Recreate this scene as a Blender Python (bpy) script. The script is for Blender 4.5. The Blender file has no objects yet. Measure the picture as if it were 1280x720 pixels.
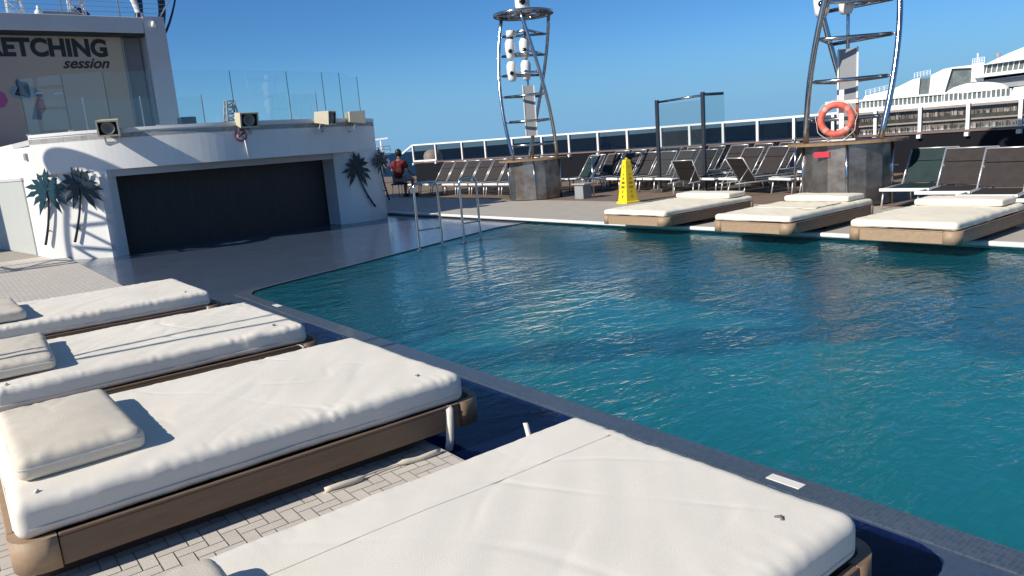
import bpy, bmesh, math, random
from mathutils import Vector, Matrix, noise
R = math.radians
random.seed(7)
sc = bpy.context.scene
COL = sc.collection

# ------------------------------------------------------------------ materials
def mat(name, color, rough=0.5, metal=0.0, var=0.0, vscale=3.0, bump=0.0, bscale=40.0, coat=0.0,
        spec=0.5, emit=None, estr=0.0, color2=None, detail=4.0, stretch=None, island=0.0, sub=None):
    m = bpy.data.materials.new(name); m.use_nodes = True
    nt = m.node_tree; b = nt.nodes['Principled BSDF']
    b.inputs['Roughness'].default_value = rough
    b.inputs['Metallic'].default_value = metal
    b.inputs['Specular IOR Level'].default_value = spec
    b.inputs['Coat Weight'].default_value = coat
    b.inputs['Coat Roughness'].default_value = 0.08
    c = (*color, 1)
    b.inputs['Base Color'].default_value = c
    tc = nt.nodes.new('ShaderNodeTexCoord'); src = tc.outputs['Object']
    if stretch:
        mp = nt.nodes.new('ShaderNodeMapping'); mp.inputs['Scale'].default_value = stretch
        nt.links.new(src, mp.inputs['Vector']); src = mp.outputs['Vector']
    if var > 0:
        n = nt.nodes.new('ShaderNodeTexNoise'); n.inputs['Scale'].default_value = vscale
        n.inputs['Detail'].default_value = detail; n.inputs['Roughness'].default_value = 0.65
        nt.links.new(src, n.inputs['Vector'])
        mr = nt.nodes.new('ShaderNodeMapRange'); mr.inputs['From Min'].default_value = .3; mr.inputs['From Max'].default_value = .7
        nt.links.new(n.outputs['Fac'], mr.inputs['Value'])
        mx = nt.nodes.new('ShaderNodeMix'); mx.data_type = 'RGBA'
        c2 = color2 if color2 else tuple(max(0, x * (1 - var)) for x in color)
        mx.inputs['A'].default_value = c; mx.inputs['B'].default_value = (*c2, 1)
        nt.links.new(mr.outputs['Result'], mx.inputs['Factor'])
        out = mx.outputs['Result']
        if island > 0:
            g = nt.nodes.new('ShaderNodeNewGeometry')
            hv = nt.nodes.new('ShaderNodeHueSaturation')
            m2 = nt.nodes.new('ShaderNodeMapRange'); m2.inputs['To Min'].default_value = 1 - island; m2.inputs['To Max'].default_value = 1 + island * .5
            nt.links.new(g.outputs['Random Per Island'], m2.inputs['Value'])
            nt.links.new(m2.outputs['Result'], hv.inputs['Value']); nt.links.new(out, hv.inputs['Color'])
            out = hv.outputs['Color']
        nt.links.new(out, b.inputs['Base Color'])
        m3 = nt.nodes.new('ShaderNodeMapRange'); m3.inputs['To Min'].default_value = max(.02, rough - .1); m3.inputs['To Max'].default_value = min(1, rough + .12)
        nt.links.new(n.outputs['Fac'], m3.inputs['Value']); nt.links.new(m3.outputs['Result'], b.inputs['Roughness'])
    if bump > 0:
        n2 = nt.nodes.new('ShaderNodeTexNoise'); n2.inputs['Scale'].default_value = bscale; n2.inputs['Detail'].default_value = 3
        nt.links.new(src, n2.inputs['Vector'])
        bp = nt.nodes.new('ShaderNodeBump'); bp.inputs['Strength'].default_value = bump; bp.inputs['Distance'].default_value = .01
        nt.links.new(n2.outputs['Fac'], bp.inputs['Height']); nt.links.new(bp.outputs['Normal'], b.inputs['Normal'])
    if emit:
        b.inputs['Emission Color'].default_value = (*emit, 1); b.inputs['Emission Strength'].default_value = estr
    return m

M = {}
M['canvas'] = mat('canvas', (.81, .765, .69), .85, var=.07, vscale=2.2, bump=.25, bscale=420, spec=.2)
M['cream_canvas'] = mat('cream_canvas', (.86, .80, .66), .85, var=.10, vscale=3, bump=.2, bscale=300, spec=.2)
M['pillow'] = mat('pillow_canvas', (.68, .62, .53), .85, var=.10, vscale=5, bump=.3, bscale=300, spec=.2)
M['seam'] = mat('seam_thread', (.62, .60, .56), .9)
M['grommet'] = mat('tuft_stain', (.14, .13, .12), .6)
M['frame'] = mat('frame_shaded', (.225, .145, .092), .5, var=.25, vscale=4, stretch=(6, .6, 6), bump=.1, bscale=30)  # darker copy of the board colour, with the shade on the sides painted in
M['tan'] = mat('frame_sunlit', (.385, .265, .17), .55, var=.2, vscale=4, stretch=(6, .6, 6), bump=.1, bscale=30)  # the same boards again, their sunlit tone put into the colour
M['dark_wood'] = mat('frame_recess', (.05, .035, .028), .7)
M['paver'] = mat('paver', (.62, .575, .525), .75, var=.12, vscale=14, bump=.2, bscale=120, island=.07)
M['grout'] = mat('grout', (.36, .33, .295), .9, var=.2, vscale=20)
M['deck_beige'] = mat('far_deck_beige', (.47, .43, .38), .7, var=.15, vscale=2.5, bump=.15, bscale=90)
M['deck_brown'] = mat('far_deck_brown', (.23, .165, .12), .7, var=.25, vscale=3, stretch=(1, 9, 1), bump=.1, bscale=60)
M['white_edge'] = mat('white_edge', (.80, .78, .74), .45, var=.08, vscale=6)
M['recess'] = mat('recess_navy', (.012, .016, .04), .35, var=.3, vscale=8)
M['white'] = mat('white_paint', (.80, .80, .80), .42, var=.05, vscale=1.5, bump=.04, bscale=12)
M['stage_white'] = mat('stage_white_paint', (.80, .80, .79), .42, var=.1, vscale=1.6, stretch=(2.2, 2.2, .25), detail=7, bump=.05, bscale=8, color2=(.75, .74, .72))
M['white_gloss'] = mat('white_gloss', (.82, .82, .81), .3, var=.03, vscale=3)
M['grey_white'] = mat('grey_white_paint', (.56, .56, .58), .5, var=.1, vscale=1.2)
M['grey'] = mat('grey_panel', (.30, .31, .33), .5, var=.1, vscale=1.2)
M['door_grey'] = mat('door_grey', (.50, .52, .50), .4, var=.05, vscale=2)
M['curtain'] = mat('stage_curtain', (.030, .021, .024), .45, var=.5, vscale=3, stretch=(1, 16, .5), bump=.5, bscale=8)
M['steel'] = mat('polished_steel', (.52, .54, .57), .16, 1.0, var=.15, vscale=6)
M['steel_rough'] = mat('brushed_steel', (.42, .39, .36), .36, .9, var=.6, vscale=3.6, bump=.2, bscale=7, color2=(.16, .13, .11), detail=7)
M['alu'] = mat('aluminium', (.68, .68, .69), .35, .6, var=.1, vscale=8)
M['post_dark'] = mat('dark_post', (.12, .13, .15), .3, .8, var=.2, vscale=8)
M['mesh'] = mat('sling_mesh', (.030, .024, .024), .75, var=.25, vscale=6, bump=.3, bscale=260)
M['mesh_dark'] = mat('sling_mesh_dark', (.020, .016, .017), .75, var=.25, vscale=6, bump=.3, bscale=260)
M['mesh_teal'] = mat('sling_mesh_teal', (.004, .026, .031), .7, var=.35, vscale=5, bump=.3, bscale=200)
M['wood_top'] = mat('teak_top', (.30, .19, .10), .55, var=.35, vscale=5, stretch=(1, 8, 1))
M['yellow'] = mat('yellow_plastic', (.85, .62, .02), .4, var=.06, vscale=6)
M['black'] = mat('black_mark', (.02, .02, .02), .5)
M['rust_edge'] = mat('dull_mark', (.35, .22, .03), .6)
M['ring_red'] = mat('ring_red', (.66, .075, .05), .55, var=.3, vscale=9, color2=(.72, .20, .14))
M['reflect'] = mat('reflective_band', (.74, .38, .32), .5, var=.3, vscale=14)
M['rope'] = mat('rope', (.62, .57, .48), .9)
M['red_sign'] = mat('red_sign', (.55, .03, .06), .45)
M['orange_post'] = mat('orange_post', (.42, .10, .03), .6, var=.4, vscale=8)
M['beige'] = mat('speaker_beige', (.58, .53, .40), .5, var=.12, vscale=8)
M['horn'] = mat('speaker_horn', (.045, .045, .04), .5)
M['horn_cone'] = mat('speaker_cone', (.26, .25, .21), .5)
M['navy'] = mat('navy_paint', (.01, .016, .055), .35, var=.2, vscale=2)
M['bulwark'] = mat('bulwark_paint', (.004, .005, .010), .6, var=.2, vscale=2, spec=.2)
M['cap_brown'] = mat('cap_brown', (.20, .125, .10), .5, var=.2, vscale=4)
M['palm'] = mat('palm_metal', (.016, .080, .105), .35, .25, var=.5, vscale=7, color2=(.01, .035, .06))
M['palm_shaded'] = mat('palm_metal_shaded', (.012, .035, .055), .4, .25, var=.5, vscale=7)  # the palm metal again, with the shade on it put into the colour
M['trunk'] = mat('palm_trunk_metal', (.02, .035, .045), .4, .3)
M['skin'] = mat('skin', (.34, .19, .13), .55)
M['hair'] = mat('hair', (.012, .010, .010), .5)
M['shirt'] = mat('red_shirt', (.15, .012, .016), .85, var=.2, vscale=12)
M['shorts'] = mat('grey_shorts', (.30, .30, .33), .85, var=.2, vscale=12)
M['shoe'] = mat('shoe', (.05, .05, .055), .6)
M['lens'] = mat('lens_glass', (.008, .008, .012), .08)
M['hull'] = mat('hull_white', (.72, .73, .74), .5)
M['ship_white'] = mat('ship_white', (.88, .88, .87), .45, var=.05, vscale=.35)
M['ship_window'] = mat('ship_window', (.10, .12, .125), .15, var=.6, vscale=.8, detail=6, color2=(.20, .23, .22))
M['ship_balcony'] = mat('ship_balcony', (.30, .32, .315), .3, var=.7, vscale=.9, detail=8, color2=(.52, .54, .52))
M['curtain_pale'] = mat('curtain_pale', (.42, .46, .44), .7)
M['ship_brown'] = mat('ship_brown', (.17, .085, .08), .5, var=.3, vscale=.5)

def schlick(nt, f0, normal=None):
    """mirror share of a smooth surface, the same from either side"""
    g = nt.nodes.new('ShaderNodeNewGeometry'); d = nt.nodes.new('ShaderNodeVectorMath'); d.operation = 'DOT_PRODUCT'
    nt.links.new(g.outputs['Incoming'], d.inputs[0]); nt.links.new(normal if normal else g.outputs['Normal'], d.inputs[1])
    a = nt.nodes.new('ShaderNodeMath'); a.operation = 'ABSOLUTE'; nt.links.new(d.outputs['Value'], a.inputs[0])
    o = nt.nodes.new('ShaderNodeMath'); o.operation = 'SUBTRACT'; o.inputs[0].default_value = 1; o.use_clamp = True; nt.links.new(a.outputs[0], o.inputs[1])
    p = nt.nodes.new('ShaderNodeMath'); p.operation = 'POWER'; p.inputs[1].default_value = 5; nt.links.new(o.outputs[0], p.inputs[0])
    m = nt.nodes.new('ShaderNodeMath'); m.operation = 'MULTIPLY_ADD'; m.inputs[1].default_value = 1 - f0; m.inputs[2].default_value = f0; nt.links.new(p.outputs[0], m.inputs[0])
    return m.outputs[0]

def glass_mat(name, tint, refl=1.0, rough=.0, solid=None, solidfac=0.0):
    """thin clear glass: fresnel mirror over a tinted see-through sheet"""
    m = bpy.data.materials.new(name); m.use_nodes = True; nt = m.node_tree
    for n in list(nt.nodes):
        if n.type != 'OUTPUT_MATERIAL': nt.nodes.remove(n)
    out = [n for n in nt.nodes if n.type == 'OUTPUT_MATERIAL'][0]
    t = nt.nodes.new('ShaderNodeBsdfTransparent'); t.inputs['Color'].default_value = (*tint, 1)
    g = nt.nodes.new('ShaderNodeBsdfGlossy'); g.inputs['Roughness'].default_value = rough
    fr = schlick(nt, .035)
    mx = nt.nodes.new('ShaderNodeMixShader')
    body = t.outputs[0]
    if solid:
        d = nt.nodes.new('ShaderNodeBsdfDiffuse'); d.inputs['Color'].default_value = (*solid, 1)
        m0 = nt.nodes.new('ShaderNodeMixShader'); m0.inputs[0].default_value = solidfac
        nt.links.new(t.outputs[0], m0.inputs[1]); nt.links.new(d.outputs[0], m0.inputs[2]); body = m0.outputs[0]
    nt.links.new(fr, mx.inputs[0]); nt.links.new(body, mx.inputs[1]); nt.links.new(g.outputs[0], mx.inputs[2])
    nt.links.new(mx.outputs[0], out.inputs['Surface'])
    return m
M['glass'] = glass_mat('clear_glass', (.955, .982, .982), solid=(.5, .6, .6), solidfac=.006)
M['glass_tint'] = glass_mat('tinted_glass', (.66, .61, .58))
M['glass_smoky'] = glass_mat('smoky_glass', (.88, .92, .92), solid=(.5, .55, .55), solidfac=.02)
M['glass_edge'] = mat('glass_edge', (.05, .17, .17), .2)

def tile_mat(name, c1, c2, grout, size, rough, wet_bump, coat):
    """small mosaic tile under a film of moving water"""
    m = bpy.data.materials.new(name); m.use_nodes = True; nt = m.node_tree; b = nt.nodes['Principled BSDF']
    tc = nt.nodes.new('ShaderNodeTexCoord')
    br = nt.nodes.new('ShaderNodeTexBrick'); br.offset = 0; br.inputs['Scale'].default_value = 1
    br.inputs['Brick Width'].default_value = size; br.inputs['Row Height'].default_value = size
    br.inputs['Mortar Size'].default_value = size * .07; br.inputs['Mortar Smooth'].default_value = .3
    br.inputs['Color1'].default_value = (*c1, 1); br.inputs['Color2'].default_value = (*c2, 1); br.inputs['Mortar'].default_value = (*grout, 1)
    br.inputs['Bias'].default_value = -.1
    nt.links.new(tc.outputs['Object'], br.inputs['Vector'])
    n = nt.nodes.new('ShaderNodeTexNoise'); n.inputs['Scale'].default_value = 1.3; n.inputs['Detail'].default_value = 5
    nt.links.new(tc.outputs['Object'], n.inputs['Vector'])
    hv = nt.nodes.new('ShaderNodeHueSaturation')
    mr = nt.nodes.new('ShaderNodeMapRange'); mr.inputs['To Min'].default_value = .75; mr.inputs['To Max'].default_value = 1.25
    nt.links.new(n.outputs['Fac'], mr.inputs['Value']); nt.links.new(mr.outputs['Result'], hv.inputs['Value'])
    nt.links.new(br.outputs['Color'], hv.inputs['Color']); nt.links.new(hv.outputs['Color'], b.inputs['Base Color'])
    b.inputs['Roughness'].default_value = rough
    b.inputs['Coat Weight'].default_value = coat; b.inputs['Coat Roughness'].default_value = .10; b.inputs['Coat IOR'].default_value = 1.33
    mp = nt.nodes.new('ShaderNodeMapping'); mp.inputs['Scale'].default_value = (1.0, .55, 1); mp.inputs['Rotation'].default_value = (0, 0, R(25))
    nt.links.new(tc.outputs['Object'], mp.inputs['Vector'])
    w = nt.nodes.new('ShaderNodeTexNoise'); w.inputs['Scale'].default_value = 9; w.inputs['Detail'].default_value = 4; w.inputs['Distortion'].default_value = .6
    nt.links.new(mp.outputs['Vector'], w.inputs['Vector'])
    bp = nt.nodes.new('ShaderNodeBump'); bp.inputs['Strength'].default_value = wet_bump; bp.inputs['Distance'].default_value = .03
    nt.links.new(w.outputs['Fac'], bp.inputs['Height']); nt.links.new(bp.outputs['Normal'], b.inputs['Coat Normal'])
    return m
M['tile_wet'] = tile_mat('wet_blue_tile', (.040, .064, .112), (.050, .074, .126), (.056, .078, .126), .03, .5, .16, .75)
M['tile_lip'] = tile_mat('lip_tile', (.040, .064, .098), (.068, .092, .128), (.088, .110, .140), .02, .5, .10, .5)
M['tile_navy'] = tile_mat('navy_tile', (.010, .02, .085), (.016, .032, .12), (.03, .04, .10), .045, .4, .1, .2)
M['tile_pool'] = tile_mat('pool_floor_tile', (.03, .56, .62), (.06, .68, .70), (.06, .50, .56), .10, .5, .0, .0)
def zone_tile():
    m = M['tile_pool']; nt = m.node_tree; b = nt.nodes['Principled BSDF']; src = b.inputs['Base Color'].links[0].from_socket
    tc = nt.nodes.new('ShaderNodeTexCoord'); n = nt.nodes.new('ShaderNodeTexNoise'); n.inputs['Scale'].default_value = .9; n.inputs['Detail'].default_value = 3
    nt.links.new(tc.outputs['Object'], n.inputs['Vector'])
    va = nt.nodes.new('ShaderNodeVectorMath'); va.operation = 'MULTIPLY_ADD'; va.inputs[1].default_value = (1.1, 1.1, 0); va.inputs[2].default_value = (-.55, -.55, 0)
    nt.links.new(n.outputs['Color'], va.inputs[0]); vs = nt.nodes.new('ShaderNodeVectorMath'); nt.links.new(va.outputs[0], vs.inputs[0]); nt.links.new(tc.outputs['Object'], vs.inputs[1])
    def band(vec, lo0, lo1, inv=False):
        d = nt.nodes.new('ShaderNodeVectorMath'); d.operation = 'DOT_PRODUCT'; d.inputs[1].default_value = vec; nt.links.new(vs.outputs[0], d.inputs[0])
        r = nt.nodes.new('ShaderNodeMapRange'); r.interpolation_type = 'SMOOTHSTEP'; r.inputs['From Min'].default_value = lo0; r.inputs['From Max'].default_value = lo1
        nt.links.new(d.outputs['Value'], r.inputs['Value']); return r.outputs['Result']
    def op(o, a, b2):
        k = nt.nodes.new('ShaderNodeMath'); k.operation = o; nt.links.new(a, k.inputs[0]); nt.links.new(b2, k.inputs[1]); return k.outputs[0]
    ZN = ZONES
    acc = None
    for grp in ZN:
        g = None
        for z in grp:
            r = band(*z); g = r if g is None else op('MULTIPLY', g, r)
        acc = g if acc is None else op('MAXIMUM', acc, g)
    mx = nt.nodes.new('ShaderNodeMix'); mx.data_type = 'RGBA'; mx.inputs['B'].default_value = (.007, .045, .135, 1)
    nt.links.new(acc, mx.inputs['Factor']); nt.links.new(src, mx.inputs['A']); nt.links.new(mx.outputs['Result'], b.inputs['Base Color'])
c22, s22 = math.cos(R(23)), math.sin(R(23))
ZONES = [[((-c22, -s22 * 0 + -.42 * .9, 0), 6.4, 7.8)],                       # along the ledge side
         [((-.14, -1, 0), -3.45, -2.75)],                                            # along the near side: the near wall's shade put into the tile colour
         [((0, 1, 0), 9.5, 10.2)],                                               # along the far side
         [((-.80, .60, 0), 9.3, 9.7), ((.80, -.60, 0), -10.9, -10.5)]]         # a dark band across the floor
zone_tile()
M['tile_lane'] = tile_mat('pool_dark_tile', (.015, .06, .16), (.02, .08, .19), (.03, .08, .14), .10, .5, .0, .0)

def water_mat(name, tint, body, bodyfac, scale, strength):
    m = bpy.data.materials.new(name); m.use_nodes = True; nt = m.node_tree
    for n in list(nt.nodes):
        if n.type != 'OUTPUT_MATERIAL': nt.nodes.remove(n)
    out = [n for n in nt.nodes if n.type == 'OUTPUT_MATERIAL'][0]
    tc = nt.nodes.new('ShaderNodeTexCoord')
    def nz(sc_, rot, st, det, dist=.5):
        mp = nt.nodes.new('ShaderNodeMapping'); mp.inputs['Scale'].default_value = st; mp.inputs['Rotation'].default_value = (0, 0, R(rot))
        nt.links.new(tc.outputs['Object'], mp.inputs['Vector'])
        w = nt.nodes.new('ShaderNodeTexNoise'); w.inputs['Scale'].default_value = sc_; w.inputs['Detail'].default_value = det
        w.inputs['Distortion'].default_value = dist; nt.links.new(mp.outputs['Vector'], w.inputs['Vector'])
        return w.outputs['Fac']
    a = nz(scale, 20, (1, .5, 1), 3); b_ = nz(scale * 2.9, -35, (1, .55, 1), 3, .8)
    ad = nt.nodes.new('ShaderNodeMath'); ad.operation = 'MULTIPLY_ADD'; ad.inputs[1].default_value = .35
    nt.links.new(b_, ad.inputs[0]); nt.links.new(a, ad.inputs[2])
    pt = nz(.7, 10, (1, 1, 1), 2); pm_ = nt.nodes.new('ShaderNodeMapRange'); pm_.inputs['From Min'].default_value = .35; pm_.inputs['From Max'].default_value = .65
    pm_.inputs['To Min'].default_value = strength * .55; pm_.inputs['To Max'].default_value = strength * 1.35; nt.links.new(pt, pm_.inputs['Value'])
    bp = nt.nodes.new('ShaderNodeBump'); nt.links.new(pm_.outputs['Result'], bp.inputs['Strength']); bp.inputs['Distance'].default_value = .10
    nt.links.new(ad.outputs[0], bp.inputs['Height'])
    t = nt.nodes.new('ShaderNodeBsdfTransparent'); t.inputs['Color'].default_value = (*tint, 1)
    rf = nt.nodes.new('ShaderNodeBsdfRefraction'); rf.inputs['Color'].default_value = (*tint, 1); rf.inputs['IOR'].default_value = 1.33; rf.inputs['Roughness'].default_value = .02
    nt.links.new(bp.outputs['Normal'], rf.inputs['Normal'])
    d = nt.nodes.new('ShaderNodeBsdfDiffuse'); d.inputs['Color'].default_value = (*body, 1); nt.links.new(bp.outputs['Normal'], d.inputs['Normal'])
    mt = nt.nodes.new('ShaderNodeMixShader'); mt.inputs[0].default_value = .55
    nt.links.new(t.outputs[0], mt.inputs[1]); nt.links.new(rf.outputs[0], mt.inputs[2])
    m0 = nt.nodes.new('ShaderNodeMixShader'); m0.inputs[0].default_value = bodyfac
    nt.links.new(mt.outputs[0], m0.inputs[1]); nt.links.new(d.outputs[0], m0.inputs[2])
    g = nt.nodes.new('ShaderNodeBsdfGlossy'); g.inputs['Roughness'].default_value = .03; nt.links.new(bp.outputs['Normal'], g.inputs['Normal'])
    fr = schlick(nt, .02, bp.outputs['Normal'])
    mx = nt.nodes.new('ShaderNodeMixShader')
    nt.links.new(fr, mx.inputs[0]); nt.links.new(m0.outputs[0], mx.inputs[1]); nt.links.new(g.outputs[0], mx.inputs[2])
    nt.links.new(mx.outputs[0], out.inputs['Surface'])
    return m
M['water'] = water_mat('pool_water', (.92, .99, .995), (.012, .25, .345), .34, 5.0, .34)
M['trough_water'] = water_mat('trough_water', (.45, .60, .95), (.01, .025, .10), .25, 6, .08)

def sea_mat():
    m = mat('sea_water', (.0035, .017, .042), .5, spec=.08)
    nt = m.node_tree; b = nt.nodes['Principled BSDF']
    tc = nt.nodes.new('ShaderNodeTexCoord'); n = nt.nodes.new('ShaderNodeTexNoise'); n.inputs['Scale'].default_value = .02; n.inputs['Detail'].default_value = 8
    nt.links.new(tc.outputs['Object'], n.inputs['Vector'])
    bp = nt.nodes.new('ShaderNodeBump'); bp.inputs['Strength'].default_value = .9; bp.inputs['Distance'].default_value = 8
    nt.links.new(n.outputs['Fac'], bp.inputs['Height']); nt.links.new(bp.outputs['Normal'], b.inputs['Normal'])
    b.inputs['Specular IOR Level'].default_value = .08
    return m
M['sea'] = sea_mat()

# ------------------------------------------------------------------ mesh helpers
class MB:
    def __init__(s): s.bm = bmesh.new()
    def quad(s, pts):
        return s.bm.faces.new([s.bm.verts.new(p) for p in pts])
    def box(s, lo, hi, mtx=None, bevel=0.0):
        x0, y0, z0 = lo; x1, y1, z1 = hi
        P = [(x0, y0, z0), (x1, y0, z0), (x1, y1, z0), (x0, y1, z0), (x0, y0, z1), (x1, y0, z1), (x1, y1, z1), (x0, y1, z1)]
        V = [s.bm.verts.new(Vector(p) if mtx is None else mtx @ Vector(p)) for p in P]
        F = [s.bm.faces.new([V[i] for i in f]) for f in ((3, 2, 1, 0), (4, 5, 6, 7), (0, 1, 5, 4), (1, 2, 6, 5), (2, 3, 7, 6), (3, 0, 4, 7))]
        if bevel > 0:
            E = list({e for f in F for e in f.edges})
            bmesh.ops.bevel(s.bm, geom=E, offset=bevel, segments=2, affect='EDGES', profile=.5)
        return s
    def bar(s, a, b, w, h, up=(0, 0, 1), bevel=0.0):
        a, b = Vector(a), Vector(b); d = (b - a); L = d.length; d.normalize(); u = Vector(up)
        if abs(d.dot(u)) > .98: u = Vector((0, 1, 0))
        sx = d.cross(u).normalized(); uz = sx.cross(d)
        m = Matrix((( sx.x, d.x, uz.x, a.x), (sx.y, d.y, uz.y, a.y), (sx.z, d.z, uz.z, a.z), (0, 0, 0, 1)))
        return s.box((-w / 2, 0, -h / 2), (w / 2, L, h / 2), m, bevel)
    def tube(s, pts, r, seg=8, closed=False, caps=True):
        P = [Vector(p) for p in pts]; n = len(P); rr = r if isinstance(r, (list, tuple)) else [r] * n
        rings = []; prev = None
        for i in range(n):
            if closed: t = P[(i + 1) % n] - P[i - 1]
            else: t = P[min(i + 1, n - 1)] - P[max(i - 1, 0)]
            t.normalize()
            if prev is None:
                a = Vector((0, 0, 1)) if abs(t.z) < .9 else Vector((1, 0, 0))
                nrm = (a - t * a.dot(t)).normalized()
            else:
                nrm = (prev - t * prev.dot(t)).normalized()
            prev = nrm; bn = t.cross(nrm)
            rings.append([s.bm.verts.new(P[i] + (nrm * math.cos(2 * math.pi * k / seg) + bn * math.sin(2 * math.pi * k / seg)) * rr[i]) for k in range(seg)])
        for i in range(n if closed else n - 1):
            A, B = rings[i], rings[(i + 1) % n]
            for k in range(seg): 
                f = s.bm.faces.new((A[k], A[(k + 1) % seg], B[(k + 1) % seg], B[k])); f.smooth = True
        if caps and not closed:
            s.bm.faces.new(rings[0][::-1]); s.bm.faces.new(rings[-1])
        return s
    def lathe(s, prof, c=(0, 0, 0), seg=24, mtx=None, smooth=True, a0=0.0, a1=2 * math.pi):
        c = Vector(c); full = abs(a1 - a0 - 2 * math.pi) < 1e-4; N = seg if full else seg + 1
        rings = []
        for (r, z) in prof:
            ring = []
            for k in range(N):
                a = a0 + (a1 - a0) * k / seg
                p = Vector((r * math.cos(a), r * math.sin(a), z))
                ring.append(s.bm.verts.new((mtx @ p if mtx else p) + c))
            rings.append(ring)
        for A, B in zip(rings, rings[1:]):
            for k in range(seg):
                f = s.bm.faces.new((A[k], A[(k + 1) % N], B[(k + 1) % N], B[k])); f.smooth = smooth
        return s
    def prism(s, poly, z0, z1, mtx=None, side_smooth=False):
        T = (lambda p: mtx @ Vector(p)) if mtx else Vector
        A = [s.bm.verts.new(T((x, y, z0))) for x, y in poly]; B = [s.bm.verts.new(T((x, y, z1))) for x, y in poly]
        s.bm.faces.new(A[::-1]); s.bm.faces.new(B); n = len(poly)
        for i in range(n):
            f = s.bm.faces.new((A[i], A[(i + 1) % n], B[(i + 1) % n], B[i])); f.smooth = side_smooth
        return s
    def build(s, name, material, parent=None, loc=None, fix=True):
        if fix: bmesh.ops.recalc_face_normals(s.bm, faces=s.bm.faces[:])
        me = bpy.data.meshes.new(name); s.bm.to_mesh(me); s.bm.free()
        me.materials.append(material)
        o = bpy.data.objects.new(name, me); COL.objects.link(o)
        if parent: o.parent = parent
        if loc: o.location = loc
        return o

def tag(o, label=None, cat=None, group=None, kind=None):
    if label: o['label'] = label
    if cat: o['category'] = cat
    if group: o['group'] = group
    if kind: o['kind'] = kind
    return o
def empty(name, loc=(0, 0, 0), rz=0.0):
    o = bpy.data.objects.new(name, None); COL.objects.link(o); o.location = loc; o.rotation_euler = (0, 0, rz); o.empty_display_size = .1
    return o
def copy_tree(o, parent=None):
    c = o.copy(); COL.objects.link(c)
    if parent: c.parent = parent
    for ch in list(o.children): copy_tree(ch, c)
    return c
def rrect(x0, y0, x1, y1, r, seg=6):
    P = []
    for cx, cy, a in ((x1 - r, y0 + r, -90), (x1 - r, y1 - r, 0), (x0 + r, y1 - r, 90), (x0 + r, y0 + r, 180)):
        for k in range(seg + 1):
            t = R(a + 90 * k / seg); P.append((cx + r * math.cos(t), cy + r * math.sin(t)))
    return P
def text_mesh(body, size, shear=0.0, offset=0.0, extrude=.004, spacing=1.0):
    cu = bpy.data.curves.new('lettering', 'FONT'); cu.body = body; cu.size = size; cu.shear = shear; cu.offset = offset; cu.extrude = extrude; cu.space_character = spacing
    ob = bpy.data.objects.new('lettering', cu); COL.objects.link(ob)
    dg = bpy.context.evaluated_depsgraph_get(); me = bpy.data.meshes.new_from_object(ob.evaluated_get(dg))
    bpy.data.objects.remove(ob); 
    return me

# ------------------------------------------------------------------ camera (1.6 m above the near deck)
H = 1.6
th, pitch, roll = R(-52.8), R(11.1), R(4.5)
Rt = Vector((math.cos(th), -math.sin(th) * -1 * -1, 0)); Rt = Vector((math.cos(th), -math.sin(th), 0))
Fh = Vector((math.sin(th), math.cos(th), 0))
F = Fh * math.cos(pitch) + Vector((0, 0, -math.sin(pitch)))
D = -(Fh * math.sin(pitch) + Vector((0, 0, math.cos(pitch))))
c_, s_ = math.cos(roll), math.sin(roll)
Xc = Rt * c_ + D * s_; Yc = Rt * s_ - D * c_; Zc = -F
cam_d = bpy.data.cameras.new('camera'); cam = bpy.data.objects.new('camera', cam_d); COL.objects.link(cam)
cam.matrix_world = Matrix(((Xc.x, Yc.x, Zc.x, 0), (Xc.y, Yc.y, Zc.y, 0), (Xc.z, Yc.z, Zc.z, H), (0, 0, 0, 1)))
cam_d.sensor_width = 36; cam_d.lens = 36 * 920 / 1280; cam_d.clip_end = 60000; cam_d.clip_start = .05
sc.camera = cam

# ------------------------------------------------------------------ light
SUN_EL = 33.0
w = bpy.data.worlds.new('World'); sc.world = w; w.use_nodes = True
bg = w.node_tree.nodes['Background']; sky = w.node_tree.nodes.new('ShaderNodeTexSky')
sky.sky_type = 'NISHITA'; sky.sun_disc = False; sky.sun_elevation = R(SUN_EL); sky.sun_rotation = R(180)
sky.air_density = 1.0; sky.dust_density = .0; sky.ozone_density = 4.0; sky.altitude = 0
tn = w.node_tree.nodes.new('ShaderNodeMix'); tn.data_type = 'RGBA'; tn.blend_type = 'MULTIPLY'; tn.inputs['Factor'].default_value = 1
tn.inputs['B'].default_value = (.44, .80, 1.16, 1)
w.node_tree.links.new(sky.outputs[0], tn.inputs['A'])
wt = w.node_tree.nodes; tcw = wt.new('ShaderNodeTexCoord'); sx = wt.new('ShaderNodeSeparateXYZ'); w.node_tree.links.new(tcw.outputs['Generated'], sx.inputs[0])
hr = wt.new('ShaderNodeMapRange'); hr.interpolation_type = 'SMOOTHSTEP'; hr.inputs['From Min'].default_value = 0; hr.inputs['From Max'].default_value = .15; hr.inputs['To Min'].default_value = .92; hr.inputs['To Max'].default_value = 0
w.node_tree.links.new(sx.outputs['Z'], hr.inputs['Value'])
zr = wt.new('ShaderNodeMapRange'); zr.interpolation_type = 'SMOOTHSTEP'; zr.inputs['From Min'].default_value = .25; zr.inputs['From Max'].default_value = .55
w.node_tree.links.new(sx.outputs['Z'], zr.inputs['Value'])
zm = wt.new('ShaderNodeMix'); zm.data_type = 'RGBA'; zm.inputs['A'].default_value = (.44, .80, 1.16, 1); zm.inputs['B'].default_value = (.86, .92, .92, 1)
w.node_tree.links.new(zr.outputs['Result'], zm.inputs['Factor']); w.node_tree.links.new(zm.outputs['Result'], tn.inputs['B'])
hm = wt.new('ShaderNodeMix'); hm.data_type = 'RGBA'; hm.inputs['B'].default_value = (2.2, 4.7, 7.6, 1)
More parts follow.
